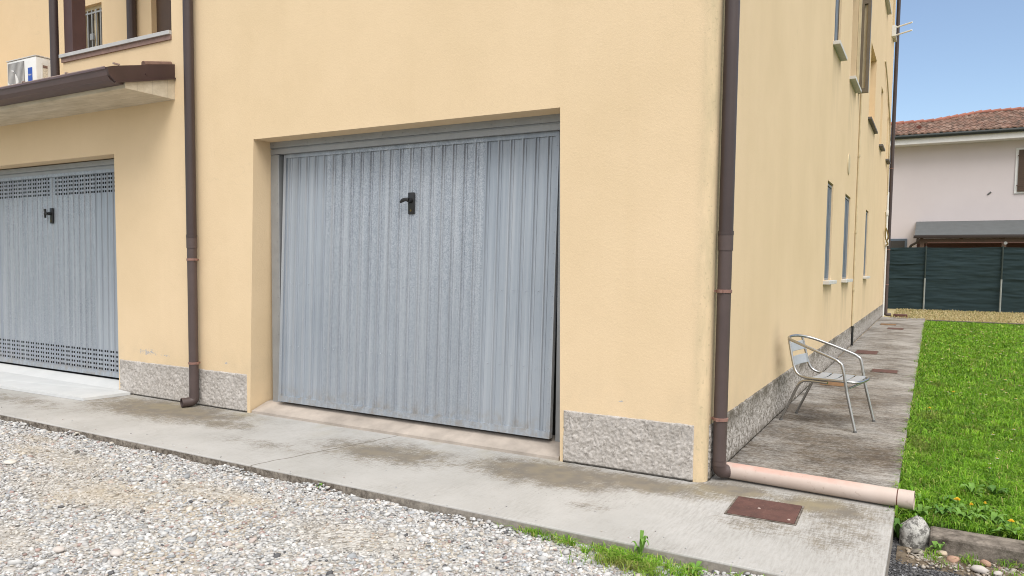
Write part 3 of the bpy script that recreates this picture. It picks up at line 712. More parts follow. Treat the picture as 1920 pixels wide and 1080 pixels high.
rack = thing('drying_rack', 'white drying rack arms sticking out from the top floor sill', 'drying rack', (.08, 17.9, 7.65))
r_ = MB(); r_.box(.0, .10, 17.72, 17.9, 7.50, 7.78, .006); obj('bracket', r_, m_white, rack)
for z in (7.72, 7.52):
    r_ = MB(); r_.tube([(.05, 17.78, z), (.48, 17.6, z+.04)], .022, 8); obj('arm', r_, m_white, rack, 40)

# ------------------------------------------------------------------ air conditioner
ac = thing('air_conditioner', 'white outdoor air conditioner unit with blue badge on the garage roof', 'air conditioner', (-8.73, .6, 3.2))
AX0, AX1, AY0, AY1, AZ0, AZ1 = -9.06, -8.40, .50, .70, 3.26, 3.842
b = MB(); b.box(AX0, AX1, AY0, AY1, AZ0, AZ1, .012); obj('casing', b, m_white, ac, 30)
b = MB(); b.box(AX0-.006, AX1+.006, AY0-.006, AY1+.006, AZ1+.001, AZ1+.014, .004); obj('top_cover', b, m_acgrey, ac)
g0, g1 = AX0+.03, AX0+.40; zc = (AZ0+AZ1)/2; xc = (g0+g1)/2
b = MB(); b.box(g0, g1, AY0-.006, AY0-.001, AZ0+.03, AZ1-.03); gr = obj('grille', b, m_acgrille, ac)
b = MB()
for k in range(14): x = g0+.012+k*(g1-g0-.024)/13; b.box(x-.004, x+.004, AY0-.0105, AY0-.0065, AZ0+.03, AZ1-.03)
obj('grille_bars', b, m_acgrey, gr)
b = MB()
for s0 in range(3):     # pale swirl of the fan guard
    pts = []
    for k in range(9):
        t = k/8; a = s0*2.094+.6+t*1.5; rr = .02+.18*t
        pts.append((xc+math.cos(a)*rr*.9, zc-.03+math.sin(a)*rr*1.15, .012+.05*math.sin(math.pi*min(1, t*1.1))))
    for (x, z, w), (x2, z2, w2) in zip(pts[:-1], pts[1:]):
        b.face((x-w*.6, AY0-.013, z+w*.6), (x+w*.6, AY0-.013, z-w*.6), (x2+w2*.6, AY0-.013, z2-w2*.6), (x2-w2*.6, AY0-.013, z2+w2*.6))
b.face((g0, AY0-.0125, AZ0+.03), (g1-.10, AY0-.0125, AZ0+.03), (g0, AY0-.0125, AZ1-.24))
obj('fan_guard', b, m_white, gr)
b = MB(); b.box(AX1-.175, AX1-.085, AY0-.005, AY0-.001, zc-.005, zc+.165); bd = obj('badge', b, m_blue, ac)
fc = bpy.data.curves.new('badge_text', 'FONT'); fc.body = 'Haier'; fc.size = .034; fc.align_x = 'CENTER'; fc.align_y = 'CENTER'
fo = bpy.data.objects.new('badge_text_curve', fc); COL.objects.link(fo)
dg = bpy.context.evaluated_depsgraph_get(); me = bpy.data.meshes.new_from_object(fo.evaluated_get(dg)); bpy.data.objects.remove(fo)
me.transform(Matrix.Translation((AX1-.13+8.73, AY0-.0065-.6, zc+.08-3.2)) @ Matrix.Rotation(R(90), 4, 'X')); me.materials.append(m_white)
to = bpy.data.objects.new('badge_lettering', me); COL.objects.link(to); to.parent = bd
b = MB(); b.box(AX1+.001, AX1+.006, AY0+.06, AY1-.02, AZ0+.12, AZ1-.07); sc_ = obj('service_cover', b, m_white, ac)
b = MB(); b.box(AX1+.007, AX1+.009, AY0+.075, AY0+.13, AZ0+.30, AZ1-.13); b.box(AX1+.007, AX1+.009, AY0+.075, AY1-.03, AZ0+.15, AZ0+.27); obj('sticker', b, m_label, sc_)
b = MB(); b.box(AX1+.007, AX1+.0095, AY0+.075, AY0+.13, AZ1-.128, AZ1-.095); obj('sticker', b, m_labeldk, sc_)
for x in (AX0+.08, AX1-.08):
    b = MB(); b.box(x-.03, x+.03, AY0-.02, AY1+.02, 3.2, AZ0+.004); obj('foot', b, m_rubber, ac)

# ------------------------------------------------------------------ white slab in front of the left garage
def slab_mat():
    n = NT('white_stone_tile')
    c = n.mix(n.ramp(n.noise(4, 5, .6), (.35, 0), (.7, 1)), (.56, .575, .58), (.63, .64, .64))
    return n.done(c, .6, 0, n.bump(n.noise(80), .1, .002))
b = MB()
top = [(-9.6, -.62, .03), (-5.93, -.47, .03), (-5.86, -.03, .03), (-6.10, -.012, .035), (-6.10, .175, .085), (-9.05, .175, .085), (-9.6, -.01, .035)]
i = len(b.v); b.v += top+[(x, y, .002) for x, y, z in top]
b.f += [(0, 1, 2, 3), (0, 3, 6), (6, 3, 4, 5)]+[(k, k+7, (k+1) % 7+7, (k+1) % 7) for k in range(7)]+[tuple(range(13, 6, -1))]
o = obj('ramp', b, slab_mat()); tag(o, 'thin white stone ramp in front of the vented garage door', 'ramp')

# ------------------------------------------------------------------ pink drain pipe
dp = thing('drain_pipe', 'pale pink plastic pipe lying across the concrete from the corner downpipe', 'pipe', (.62, .16, 0))
A = Vector((.092, .197, .056)); Bv = Vector((1.168, .126, .054)); u_ = (Bv-A).normalized(); C_ = A+u_*.993
b = MB(); b.tube([A, A+u_*.5, C_], .0515, 28, caps=False); b.tube([A, C_], .0475, 28, caps=False); obj('pipe_length', b, m_pvc, dp, 40)
b = MB(); b.tube([C_+u_*.004, Bv], .0535, 28, caps=False); b.tube([C_, Bv], .048, 28, caps=False); b.tube([C_+u_*.003, C_+u_*.0035], .052, 28); b.tube([Bv, Bv+u_*.0001], [.0535, .048], 28, caps=False); obj('pipe_socket', b, m_pvc, dp, 40)
b = MB(); b.tube([C_-u_*.002, C_+u_*.0045], .0522, 28); obj('seal_ring', b, simple('brown_seal', (.13, .05, .035), .7), dp, 40)

# ------------------------------------------------------------------ drain covers
def cover(loc, sx, sy, mat, label, rz=0, group=None, bits=()):
    t = thing('drain_cover', label, 'drain cover', loc, rz, group)
    b = MB(); b.box(-sx/2, sx/2, -sy/2, sy/2, -.01, .009, .003); obj('plate', b, mat, t, local=True)
    b = MB(); w = .012
    for x0, x1, y0, y1 in ((-sx/2-w, sx/2+w, -sy/2-w, -sy/2-.002), (-sx/2-w, sx/2+w, sy/2+.002, sy/2+w), (-sx/2-w, -sx/2-.002, -sy/2-.002, sy/2+.002), (sx/2+.002, sx/2+w, -sy/2-.002, sy/2+.002)): b.box(x0, x1, y0, y1, -.01, .005)
    obj('rim', b, m_kerb, t, local=True)
    if bits:
        b = MB()
        b = None
        for x, y in bits: b = MB(); b.tube([(x, y, .0085), (x, y, .0125)], [.009, .007], 8); obj('stud', b, m_bits_, t, 40, local=True)
    return t
m_bits_ = simple('pale_stud', (.42, .33, .29), .8)
cover((.434, -.335, 0), .355, .335, m_rust, 'square brown iron drain cover in the front pavement near the pink pipe', R(1.5), bits=((-.03, -.01), (.145, -.125)))
cover((.23, 4.86, 0), .26, .38, m_rust_b, 'orange rusty drain grate in the side path behind the chair')
cover((.70, 6.38, 0), .30, .30, m_rust, 'reddish brown drain cover in the side path just beyond the chair, closer to the lawn')
cover((.32, 8.68, 0), .31, .50, m_rust, 'brown drain cover in the side path near the foot of the thin gas pipe')
cover((.52, 14.3, 0), .31, .45, m_rust, 'farther drain cover in the middle of the side path toward the lawn edge')
cover((.31, 15.6, 0), .33, .4, m_rust_b, 'farther drain cover lying close to the plinth at the far end')
t = tag(obj('brick', (lambda m: (m.box(.27, .62, 19.2, 19.45, -.035, .06, .008), m)[1])(MB()), m_rust), 'reddish brick lying at the far end of the side path', 'brick')

# ------------------------------------------------------------------ chair
ch = thing('aluminium_chair', 'shiny aluminium tub chair with slatted seat on the side path', 'chair', (.435, 2.47, 0), R(-10))
r0 = .0125
def cobj(name, mb, mat, par=ch, sm=50): return obj(name, mb, mat, par, sm, local=True)
knee = [(.235, .285, .33), (.195, .285, .535), (.165, .283, .575), (.12, .279, .60), (-.06, .262, .665), (-.20, .24, .712), (-.275, .20, .732), (-.318, .12, .744), (-.33, 0, .748)]
path = knee+[(x, -y, z) for x, y, z in knee[-2::-1]]
b = MB(); b.tube(spline(path, 5), r0, 14); cobj('arm_rail', b, m_chrome)
for s in (1, -1):
    b = MB(); b.tube([(.235, .285*s, .33), (.315, .298*s, .012)], r0, 14); lg = cobj('leg', b, m_chrome)
    b = MB(); b.tube([(.3145, .298*s, .014), (.3175, .2985*s, 0)], r0+.0025, 12); obj('rubber_foot', b, m_rubber, lg, 50, local=True)
for s in (1, -1):
    b = MB(); b.tube(fillet([(.06, .225*s, .382), (-.17, .215*s, .385), (-.335, .205*s, .012)], .07), r0-.001, 14); lg = cobj('leg', b, m_chrome)
    b = MB(); b.tube([(-.3345, .205*s, .014), (-.337, .205*s, 0)], r0+.0025, 12); obj('rubber_foot', b, m_rubber, lg, 50, local=True)
half = [(.305, 0, .402), (.30, .12, .402), (.262, .20, .405), (.10, .225, .408), (-.10, .215, .405), (-.19, .205, .425), (-.235, .195, .48), (-.262, .19, .58), (-.30, .175, .735)]
b = MB(); b.tube(spline([(x, -y, z) for x, y, z in half[:0:-1]]+half, 5), r0-.001, 14); cobj('seat_frame', b, m_chrome)
b = MB(); b.tube([(.245, .276, .36), (.245, -.276, .36)], .009, 10); cobj('brace', b, m_chrome)
seat = MB()
for k in range(4):
    x0 = -.115+k*.098
    prof = []
    for j in range(9):
        v = -.205+j*.05125; prof.append((v, .412-.012*math.cos(v/.205*math.pi/2)))
    seat.grid([x0, x0+.004, x0+.082, x0+.086], [p[0] for p in prof], lambda u, v: (u, v, .416-.016*math.cos(v/.205*math.pi/2)-(.006 if (abs(u-x0) < 1e-6 or abs(u-x0-.086) < 1e-6) else 0)))
so_ = cobj('seat', seat, m_alu); md = so_.modifiers.new('thick', 'SOLIDIFY'); md.thickness = .003
bs = MB()
for z0, z1 in ((.50, .58), (.62, .70)):
    bs.grid([-.19+k*.0475 for k in range(9)], [z0, z0+.004, z1-.004, z1], lambda u, v: (-.236-(v-.5)*.27-.014*math.cos(u/.19*math.pi/2), u, v))
bo = cobj('backrest', bs, m_alu); md = bo.modifiers.new('thick', 'SOLIDIFY'); md.thickness = .003

# ------------------------------------------------------------------ fence with green screen
fence = thing('screen_fence', 'tall dark green mesh screen fence behind the lawn', 'fence', (3, 24.1, 0))
def screen_mat():
    n = NT('green_screen'); X, Y, Z = n.sep()
    c = n.mix(n.ramp(n.noise(1.2, 5, .65, n.map((1, 1, 2.5))), (.3, 0), (.7, 1)), (.012, .026, .033), (.023, .043, .051))
    wv = n.math('MULTIPLY', n.math('SINE', n.math('MULTIPLY', X, 240)), n.math('SINE', n.math('MULTIPLY', Z, 240)))
    c = n.mix(n.math('MULTIPLY_ADD', wv, .2, .2), c, (.045, .07, .075))
    return n.done(c, .85, 0, None, .2)
b = MB()
xs_ = [-6+k*.06 for k in range(320)]; zs_ = [-.02+k*.0225 for k in range(95)]
def scr(x, z):
    h = mnoise.noise(Vector((x*1.1, z*7, 1)))*.02+mnoise.noise(Vector((x*3, z*16, 5)))*.012+mnoise.noise(Vector((x*.5, z*1.2, 9)))*.05
    for zz_ in (1.78, 1.55, 1.05, .72, .5, .2): h += -.05*max(0, mnoise.noise(Vector((x*1.1, zz_*7, 3)))+.12)*math.exp(-((z-zz_-.07*mnoise.noise(Vector((x*.8, 3, zz_))))/.022)**2)
    top = .015*mnoise.noise(Vector((x*1.3, 0, 0)))-.02*abs(math.sin((x-.98)/2.17*math.pi)) if z > 2.0 else 0
    return (x, 24.1+h, z+top)
b.grid(xs_, zs_, scr)
obj('screen', b, screen_mat(), fence, 60)
m_postg = simple('dark_green_post', (.025, .04, .038), .6); m_postl = simple('galvanised_post', (.30, .33, .33), .5, .3)
for k in range(-3, 5):
    x = .98+k*2.165
    p = MB(); p.tube([(x, 24.035, 1.05), (x, 24.035, 2.13)], .024, 10); po = obj('post', p, m_postg, fence, 40)
    p = MB(); p.tube([(x, 24.03, -.05), (x, 24.03, 1.05)], .028, 10); obj('post_sleeve', p, m_postl, po, 40)
p = MB(); p.tube(spline([(.98, 24.04, 2.13), (1.02, 24.0, 2.24), (1.3, 24.0, 2.25), (3.15, 24.0, 2.23), (5.3, 24.0, 2.22), (9, 24, 2.2)]), .010, 6); obj('top_wire', p, m_rust, fence, 40)
p = MB(); p.tube([(3.2, 23.97, 2.22), (3.2, 24.03, 2.22)], .05, 12); obj('tensioner', p, m_frame, fence, 40)

# ------------------------------------------------------------------ pink house
ph = thing('pink_house', 'pale pink two storey house with tiled roof behind the green fence', 'house', (3, 32, 0))
def pink():
    n = NT('pink_render'); X, Y, Z = n.sep()
    c = n.mix(n.ramp(n.noise(.5, 4, .6), (.3, 0), (.7, 1)), (.59, .535, .54), (.63, .575, .58))
    return n.done(c, .9, 0, n.bump(n.noise(60, 3), .3, .004), .2)
b = MB(); b.box(-9, 14, 32, 40, -.1, 6.62); obj('wall', b, pink(), ph)
b = MB(); b.box(-9.5, 14.5, 31.32, 31.36, 6.62, 6.86); b.box(-9.5, 14.5, 31.36, 32.0, 6.622, 6.67); obj('eave_board', b, m_white, ph)
b = MB(); b.tube([(-9.6, 31.24, 6.93), (14.6, 31.24, 6.93)], .085, 12); obj('gutter', b, simple('dark_gutter', (.018, .024, .022), .5), ph, 40)
def tiles():
    n = NT('roof_tiles'); X, Y, Z = n.sep()
    k = n.sep(n.vor(1, n.map((4.35, 2.94, 0)), out='Color'))[0]
    c = n.ramp(k, (0, (.125, .08, .062)), (.4, (.20, .12, .09)), (.75, (.255, .15, .115)), (1, (.31, .215, .17)))
    c = n.mix(n.ramp(n.noise(2, 5, .7), (.45, 0), (.7, .6)), c, (.13, .11, .09))
    return n.done(c, .9, 0, n.bump(n.noise(30), .3, .02), .15)
TL = .34
ridge = [(-8, 33.56), (.92, 33.56), (2.75, 34.75), (14.5, 34.75)]
def ry(x):
    for (x0, y0), (x1, y1) in zip(ridge[:-1], ridge[1:]):
        if x <= x1: return y0+(y1-y0)*(x-x0)/(x1-x0)
    return 34.75
b = MB(); xs_ = [-4+k*.045 for k in range(411)]
def rz_(x, y): return 7.03+.36*(y-31.25)
yrow = 31.2
while yrow < 34.75:
    y2 = yrow+TL
    i = len(b.v); keep = []
    for x in xs_:
        w = .05*abs(math.sin(x*math.pi/.23))
        t0, t1 = min(yrow, ry(x)), min(y2, ry(x))
        b.v += [(x, t0, rz_(x, t0)+w-.03), (x, t0, rz_(x, t0)+w+.03), (x, t1, rz_(x, t1)+w)]; keep.append(t1 > t0+1e-4)
    for k in range(len(xs_)-1):
        if keep[k] or keep[k+1]:
            b.f.append((i+3*k, i+3*k+3, i+3*k+4, i+3*k+1)); b.f.append((i+3*k+1, i+3*k+4, i+3*k+5, i+3*k+2))
    yrow = y2
rf = obj('roof', b, tiles(), ph, 40, merge=False)
bk = MB()
for (x0, y0), (x1, y1) in zip(ridge[:-1], ridge[1:]): bk.face((x0, y0, rz_(x0, y0)-.01), (x1, y1, rz_(x1, y1)-.01), (x1, 40.6, 6.9), (x0, 40.6, 6.9))
obj('rear_slope', bk, m_rust, rf)
rc = MB()
for (x0, y0), (x1, y1) in zip(ridge[:-1], ridge[1:]):
    x0 = max(x0, -3); Lr = math.hypot(x1-x0, y1-y0); n_ = int(Lr/.36)
    for k in range(n_):
        t0, t1 = k/n_, (k+1.12)/n_
        p0 = Vector((x0+(x1-x0)*t0, y0+(y1-y0)*t0, 0)); p1 = Vector((x0+(x1-x0)*t1, y0+(y1-y0)*t1, 0)); p0.z = rz_(0, p0.y)+.03; p1.z = rz_(0, p1.y)+.055
        rc.tube([p0, p1], [.085, .105], 10)
obj('ridge_tiles', rc, simple('ridge_clay', (.30, .12, .085), .85, 0, .25, 5), rf, 40)
vt = MB(); vt.tube([(.43, 32.1, 7.42), (.43, 32.55, 7.52)], [.10, .05], 10); obj('roof_vent', vt, simple('vent_clay', (.16, .06, .045), .9), rf, 40)
pw = MB(); pw.box(3.95, 5.25, 31.95, 32.01, 4.46, 6.30, .01); pwo = obj('window', pw, m_white, ph)
for x0, x1 in ((4.05, 4.60), (4.61, 5.16)):
    sh = MB(); sh.box(x0, x1, 31.90, 31.945, 4.54, 6.22)
    for k in range(20): sh.box(x0+.05, x1-.05, 31.885, 31.899, 4.60+k*.08, 4.645+k*.08)
    for z in (4.78, 5.98): sh.box(x0-.04, x0+.25, 31.878, 31.884, z-.02, z+.02)
    obj('shutter', sh, m_browndoor, pwo)
pw = MB(); pw.box(-1.3, .18, 31.95, 32.01, 1.6, 2.66, .01); q = obj('window', pw, simple('slate_frame', (.10, .13, .17), .5), ph)
pw = MB(); pw.box(-1.2, .09, 31.94, 31.949, 1.7, 2.57); obj('pane', pw, m_glass, q)
bh = MB(); bh.tube([(3.05, 31.995, 4.46), (3.16, 31.985, 4.56)], .035, 6); obj('wall_hook', bh, m_rubber, ph)
# lean-to
lt = thing('lean_to', 'dark timber lean-to with grey sheet roof against the pink house', 'lean-to', (3, 31, 0))
b = MB(); b.prism([(31.99, 3.39), (31.99, 3.34), (29.95, 2.69), (29.95, 2.74)], .5, 12); obj('roof', b, simple('grey_sheet', (.105, .115, .118), .6, .1, .12, 4), lt)
for k in range(9): b = MB(); y = 30.05+k*.23; b.box(.5, 12, y, y+.015, 2.742+(y-29.95)*.3186+.002, 2.755+(y-29.95)*.3186)
b = MB(); b.box(.46, 12, 29.86, 29.945, 2.60, 2.72, .01); b.tube(fillet([(.62, 29.93, 2.62), (.62, 29.95, 2.45), (.35, 30.2, 2.3), (.3, 30.3, 1.8)], .1), .05, 8); obj('gutter', b, simple('brown_gutter', (.035, .025, .022), .5), lt, 40)
b = MB(); b.box(.56, 12, 30.05, 30.2, 2.40, 2.58)
for k in range(8): b.box(.7+k*1.4, .8+k*1.4, 30.0, 31.9, 2.585, 2.66)
obj('beam', b, m_browndoor, lt)
for k in range(4):
    b = MB(); b.box(.7+k*2.8, .85+k*2.8, 30.05, 30.2, -.04, 2.4); obj('post', b, m_browndoor, lt)
b = MB(); b.box(.56, 12, 31.9, 31.985, -.04, 2.6); obj('back_boards', b, simple('dark_boards', (.07, .03, .025), .8), lt)

# ------------------------------------------------------------------ gravel
def tint_mat(name, rough=.9, transl=0, bump=0):
    n = NT(name); c = n.attr('tint')
    if bump: n.done(n.mix(.22, c, n.ramp(n.noise(220, 3, .7), (.3, .2), (.7, .8)), 'SOFT_LIGHT'), rough, 0, n.bump(n.noise(bump, 3), .3, .003), .25)
    else: n.done(c, rough, 0, None, .25)
    if transl:
        tr = n.t.nodes.new('ShaderNodeBsdfTranslucent'); mx = n.t.nodes.new('ShaderNodeMixShader'); mx.inputs[0].default_value = transl
        n.t.links.new(c, tr.inputs[0]); out = [q for q in n.t.nodes if q.type == 'OUTPUT_MATERIAL'][0]
        n.t.links.new(n.b.outputs[0], mx.inputs[1]); n.t.links.new(tr.outputs[0], mx.inputs[2]); n.t.links.new(mx.outputs[0], out.inputs[0])
    return n.m
bm = bmesh.new(); bmesh.ops.create_icosphere(bm, subdivisions=1, radius=1); bm.verts.index_update()
ICO = np.array([v.co[:] for v in bm.verts]); ICF = np.array([[v.index for v in f.verts] for f in bm.faces]); bm.free()
def stones(P, r, cols, flat=.5, zoff=.25):
    n = len(P); V = np.repeat(ICO[None], n, 0)*(1+rng.normal(0, .16, (n, 12, 1)))
    sc_ = np.stack([rng.uniform(.75, 1.25, n), rng.uniform(.6, 1.0, n), rng.uniform(flat*.6, flat*1.2, n)], 1)*r[:, None]
    V = V*sc_[:, None, :]
    a, t = rng.uniform(0, 2*np.pi, n), rng.normal(0, .35, n)
    ct, st = np.cos(t), np.sin(t); x, y, z = V[..., 0], V[..., 1], V[..., 2]
    y, z = y*ct[:, None]-z*st[:, None], y*st[:, None]+z*ct[:, None]
    ca, sa = np.cos(a), np.sin(a); x, y = x*ca[:, None]-y*sa[:, None], x*sa[:, None]+y*ca[:, None]
    V = np.stack([x, y, z], -1)+P[:, None, :]; V[..., 2] += (r*flat*zoff)[:, None]
    F = (ICF[None]+12*np.arange(n)[:, None, None]).reshape(-1, 3)
    return V.reshape(-1, 3), F, np.repeat(cols, 12, 0)
PAL = np.array([(.72, .715, .70), (.66, .65, .635), (.58, .57, .56), (.78, .775, .76), (.50, .50, .50), (.62, .565, .50), (.56, .48, .44), (.48, .50, .52), (.34, .335, .33), (.13, .13, .135), (.46, .34, .31), (.68, .63, .55)])
PW = np.array([.18, .17, .14, .11, .11, .06, .045, .07, .05, .03, .025, .03]); PW /= PW.sum()
def sandy(x, y):     # trodden patches with fine sand showing
    v = np.zeros(len(x))
    for cx_, cy_, rx_, ry_ in ((-4.95, -1.42, .38, .09), (-3.95, -1.72, .5, .12), (-4.3, -1.62, .8, .16), (-3.3, -2.0, .8, .28), (-3.0, -2.7, .5, .2), (-2.6, -1.6, .6, .15), (-1.4, -1.75, .5, .2)):
        v = np.maximum(v, 1-np.hypot((x-cx_)/rx_, (y-cy_)/ry_))
    return np.clip(v, 0, 1)
N = 150000
P = np.stack([rng.uniform(-9, 1.03, N), -1.215-3.0*rng.uniform(0, 1, N)**1.15, np.full(N, -.064)], 1)
sv = sandy(P[:, 0], P[:, 1]); keep = rng.uniform(0, 1, N) > sv*.75; P, sv = P[keep], sv[keep]
r = np.clip(rng.lognormal(math.log(.0080), .42, len(P)), .004, .03); r = r*(1-.4*sv)
pile = np.clip((P[:, 1]+1.30)/.085, 0, 1)*np.array([max(0, mnoise.noise(Vector((x*2.6, 0, 4)))+.25) for x in P[:, 0]])
P[:, 2] += rng.uniform(0, .008, len(P))+pile*.038
cols = PAL[rng.choice(len(PAL), len(P), p=PW)]*rng.uniform(.60, .92, (len(P), 1))*np.array((.985, .99, 1.0)); cols = cols*(1-.5*sv[:, None])+np.array((.50, .40, .26))*.5*sv[:, None]
ns = 90      # strays kicked up on to the pavement
Q = np.stack([rng.uniform(-6.5, 1.0, ns), -1.2+np.abs(rng.normal(0, .10, ns)), np.full(ns, .001)], 1)
P = np.concatenate([P, Q]); r = np.concatenate([r, rng.uniform(.003, .007, ns)]); cols = np.concatenate([cols, PAL[rng.choice(len(PAL), ns, p=PW)]*.7])
V, F, Cc = stones(P, r, cols)
o = np_mesh('gravel', V, [F], np.clip(Cc, 0, .85), tint_mat('pebbles', .85, 0, 90)); tag(o, 'pale mixed gravel covering the yard', 'gravel', None, 'stuff')
# dark crushed stone at the right
N = 14000
P = np.stack([rng.uniform(1.07, 2.6, N), rng.uniform(-1.6, -.2, N), np.full(N, -.134)], 1)
lim = -.36-.12*(P[:, 0]-1.1)-.0*P[:, 0]; P = P[(P[:, 1] < lim+rng.normal(0, .05, N)) | (rng.uniform(0, 1, N) < .12)]
r = rng.lognormal(math.log(.006), .3, len(P)); g = rng.choice([.05, .07, .10, .14, .24, .42], len(P), p=[.2, .27, .25, .17, .08, .03])
V, F, Cc = stones(P, r, np.stack([g, g, g*1.05], 1)); o = np_mesh('dark_gravel', V, [F], Cc, tint_mat('dark_stones', .8)); tag(o, 'dark grey crushed stone beside the end of the pavement', 'gravel', None, 'stuff')
# mixed rubble soil at the kerb foot
b = MB(); nx = 60
b.grid([1.10+k*.03 for k in range(nx)], [-.48+k*.02 for k in range(18)], lambda x, y: (x, y, -.139+.030*max(0, 1-abs((y+.27+.06*(x-1.2))/.17))*(.7+.6*mnoise.noise(Vector((x*6, y*6, 0))))))
tag(obj('rubble_soil', b, soil('rubble_soil', (.13, .10, .07), (.33, .27, .20), 16, .9), None, 60), kind='structure')
N = 1300
P = np.stack([rng.uniform(1.15, 2.4, N), rng.normal(-.27, .07, N), np.full(N, -.125)], 1); P[:, 1] -= .06*(P[:, 0]-1.2); P = P[P[:, 1] < -.165]
r = rng.lognormal(math.log(.007), .5, len(P)); V, F, Cc = stones(P, r, PAL[rng.choice(len(PAL), len(P), p=PW)]*np.array((.55, .5, .44)))
o = np_mesh('rubble_grit', V, [F], Cc, tint_mat('grit', .9)); tag(o, 'small mixed grit on the soil below the kerb', 'grit', None, 'stuff')

def rock(name, label, cat, loc, s, mat, seed, amp=.18, sub=3, freq=1.6, rz=0, group=None):
    bm = bmesh.new(); bmesh.ops.create_icosphere(bm, subdivisions=sub, radius=1)
    for v in bm.verts:
        d = v.co.normalized(); v.co = d*(1+amp*mnoise.noise(d*freq+Vector((seed, 0, 0)))+amp*.5*mnoise.noise(d*freq*3+Vector((0, seed, 0))))
        v.co.z = max(v.co.z, -.55); v.co = Vector((v.co.x*s[0], v.co.y*s[1], v.co.z*s[2]))
    mb = MB(); mb.add_bm(bm); o = obj(name, mb, mat, None, 60, local=True); o.location = loc; o.rotation_euler = (0, 0, rz)
    return tag(o, label, cat, group)
def rockmat():
    n = NT('white_speckled_rock')
    c = n.mix(n.ramp(n.noise(26, 6, .8), (.44, 0), (.56, 1)), (.15, .145, .135), (.50, .49, .46))
    return n.done(c, .95, 0, n.bump(n.noise(26, 6, .75), .9, .012), .15)
rock('boulder', 'rounded white speckled stone at the corner of the pavement and kerb', 'stone', (1.18, -.075, -.10), (.082, .08, .115), rockmat(), 3.3, .26)
m_peb = simple('smooth_pebble', (.50, .46, .43), .8, 0, .1, 20)
rock('pebble', 'largest smooth flat pebble lying in the gravel at the bottom left', 'pebble', (-2.19, -2.51, -.045), (.036, .028, .018), m_peb, 1.0, .08, 3)
rock('pebble', 'smaller smooth grey pebble left of the largest pebble in the gravel', 'pebble', (-2.47, -2.63, -.045), (.030, .024, .016), m_peb, 2.0, .08, 3, rz=.5)
rock('pebble', 'flat pale pebble at the left edge of the gravel', 'pebble', (-4.36, -1.91, -.045), (.05, .04, .016), simple('pale_pebble', (.58, .55, .5), .8), 4.0, .1, 3)
m_brick = simple('brick_bits', (.40, .25, .18), .9, 0, .2, 12, .4); m_bits = simple('tan_stone', (.46, .38, .28), .9, 0, .2, 12, .4)
for k, (x, y, s, m_, lab) in enumerate(((1.31, -.205, .03, m_bits, 'tan stone fragment between the white boulder and the kerb'), (1.36, -.27, .04, m_brick, 'flat pinkish brick fragment in the rubble near the white boulder'),
        (1.50, -.245, .033, m_brick, 'orange brown brick fragment with weeds around it below the kerb'), (1.47, -.35, .04, m_peb, 'pale flat stone in the rubble away from the kerb'), (1.545, -.36, .025, m_peb, 'small whitish stone at the right edge of the rubble'))):
    rock('rubble_stone', lab, 'stone', (x, y, -.112), (s, s*.7, s*.5), m_, k*1.7, .25, 2, rz=k)

# ------------------------------------------------------------------ grass
def blades(P, h, w, cols, lean=.5):
    n = len(P); a = rng.uniform(0, 2*np.pi, n); d = np.stack([np.cos(a), np.sin(a), np.zeros(n)], 1); s = np.stack([-np.sin(a), np.cos(a), np.zeros(n)], 1)
    l = np.abs(rng.normal(lean, .45, n))[:, None]; h = h[:, None]; w = w[:, None]; z = np.array([[0, 0, 1.]])
    m_ = P+d*h*l*.35+z*h*.6; t_ = P+d*h*l*1.0+z*h*np.maximum(.25, 1-.35*l)
    V = np.stack([P-s*w/2, P+s*w/2, m_+s*w*.42, m_-s*w*.42, t_], 1)
    k = 5*np.arange(n)[:, None]
    return V.reshape(-1, 3), [k+np.array([[0, 1, 2, 3]]), k+np.array([[3, 2, 4]])], np.repeat(cols, 5, 0)
m_grass = tint_mat('grass_blades', .6, .35)
GP = np.array([(.135, .30, .018), (.19, .38, .025), (.085, .21, .015), (.26, .45, .05), (.30, .41, .085), (.40, .37, .14)])
def gcols(n, p=(.3, .28, .18, .15, .06, .03)): return GP[rng.choice(6, n, p=p)]*rng.uniform(.8, 1.2, (n, 1))
Ps = []; Hs = []; Ws = []
for x0, x1, y0, y1, den, h, w in ((1.085, 3.2, .03, 2.5, 7500, .052, .0055), (1.085, 3.6, 2.5, 6, 3600, .052, .008), (1.085, 5, 6, 11, 1500, .055, .013), (1.085, 7, 11, 18.1, 1100, .05, .02), (3.2, 9, .03, 6, 500, .06, .016), (5, 12, 6, 18.1, 300, .06, .022)):
    n = int((x1-x0)*(y1-y0)*den)
    Ps.append(np.stack([rng.uniform(x0, x1, n), rng.uniform(y0, y1, n), np.full(n, -.05)], 1)); Hs.append(rng.uniform(.6, 1.35, n)*h); Ws.append(rng.uniform(.7, 1.3, n)*w)
P = np.concatenate(Ps); H_ = np.concatenate(Hs); W_ = np.concatenate(Ws)
cl = np.array([mnoise.noise(Vector((x*2.2, y*2.2, 0))) for x, y in P[:, :2]]); cl2 = np.array([mnoise.noise(Vector((x*6, y*6, 4))) for x, y in P[:, :2]])
H_ = H_*(1+.45*cl2)
cl3 = np.array([mnoise.noise(Vector((x*16, y*16, 8))) for x, y in P[:, :2]]); H_ = H_*(1+.35*cl3)
cols = gcols(len(P))*(1.06+.30*cl)[:, None]*(1+.34*cl2)[:, None]*(1+.35*cl3)[:, None]*np.array((1., 1., 1.))+np.array((.05, .02, .0))*np.clip(cl2-.1, 0, 1)[:, None]
dryp = np.clip(1-np.hypot((P[:, 0]-1.17)/.14, (P[:, 1]-2.1)/.45), 0, 1)+np.clip(1-np.hypot((P[:, 0]-1.25)/.2, (P[:, 1]-3.4)/.4), 0, 1)
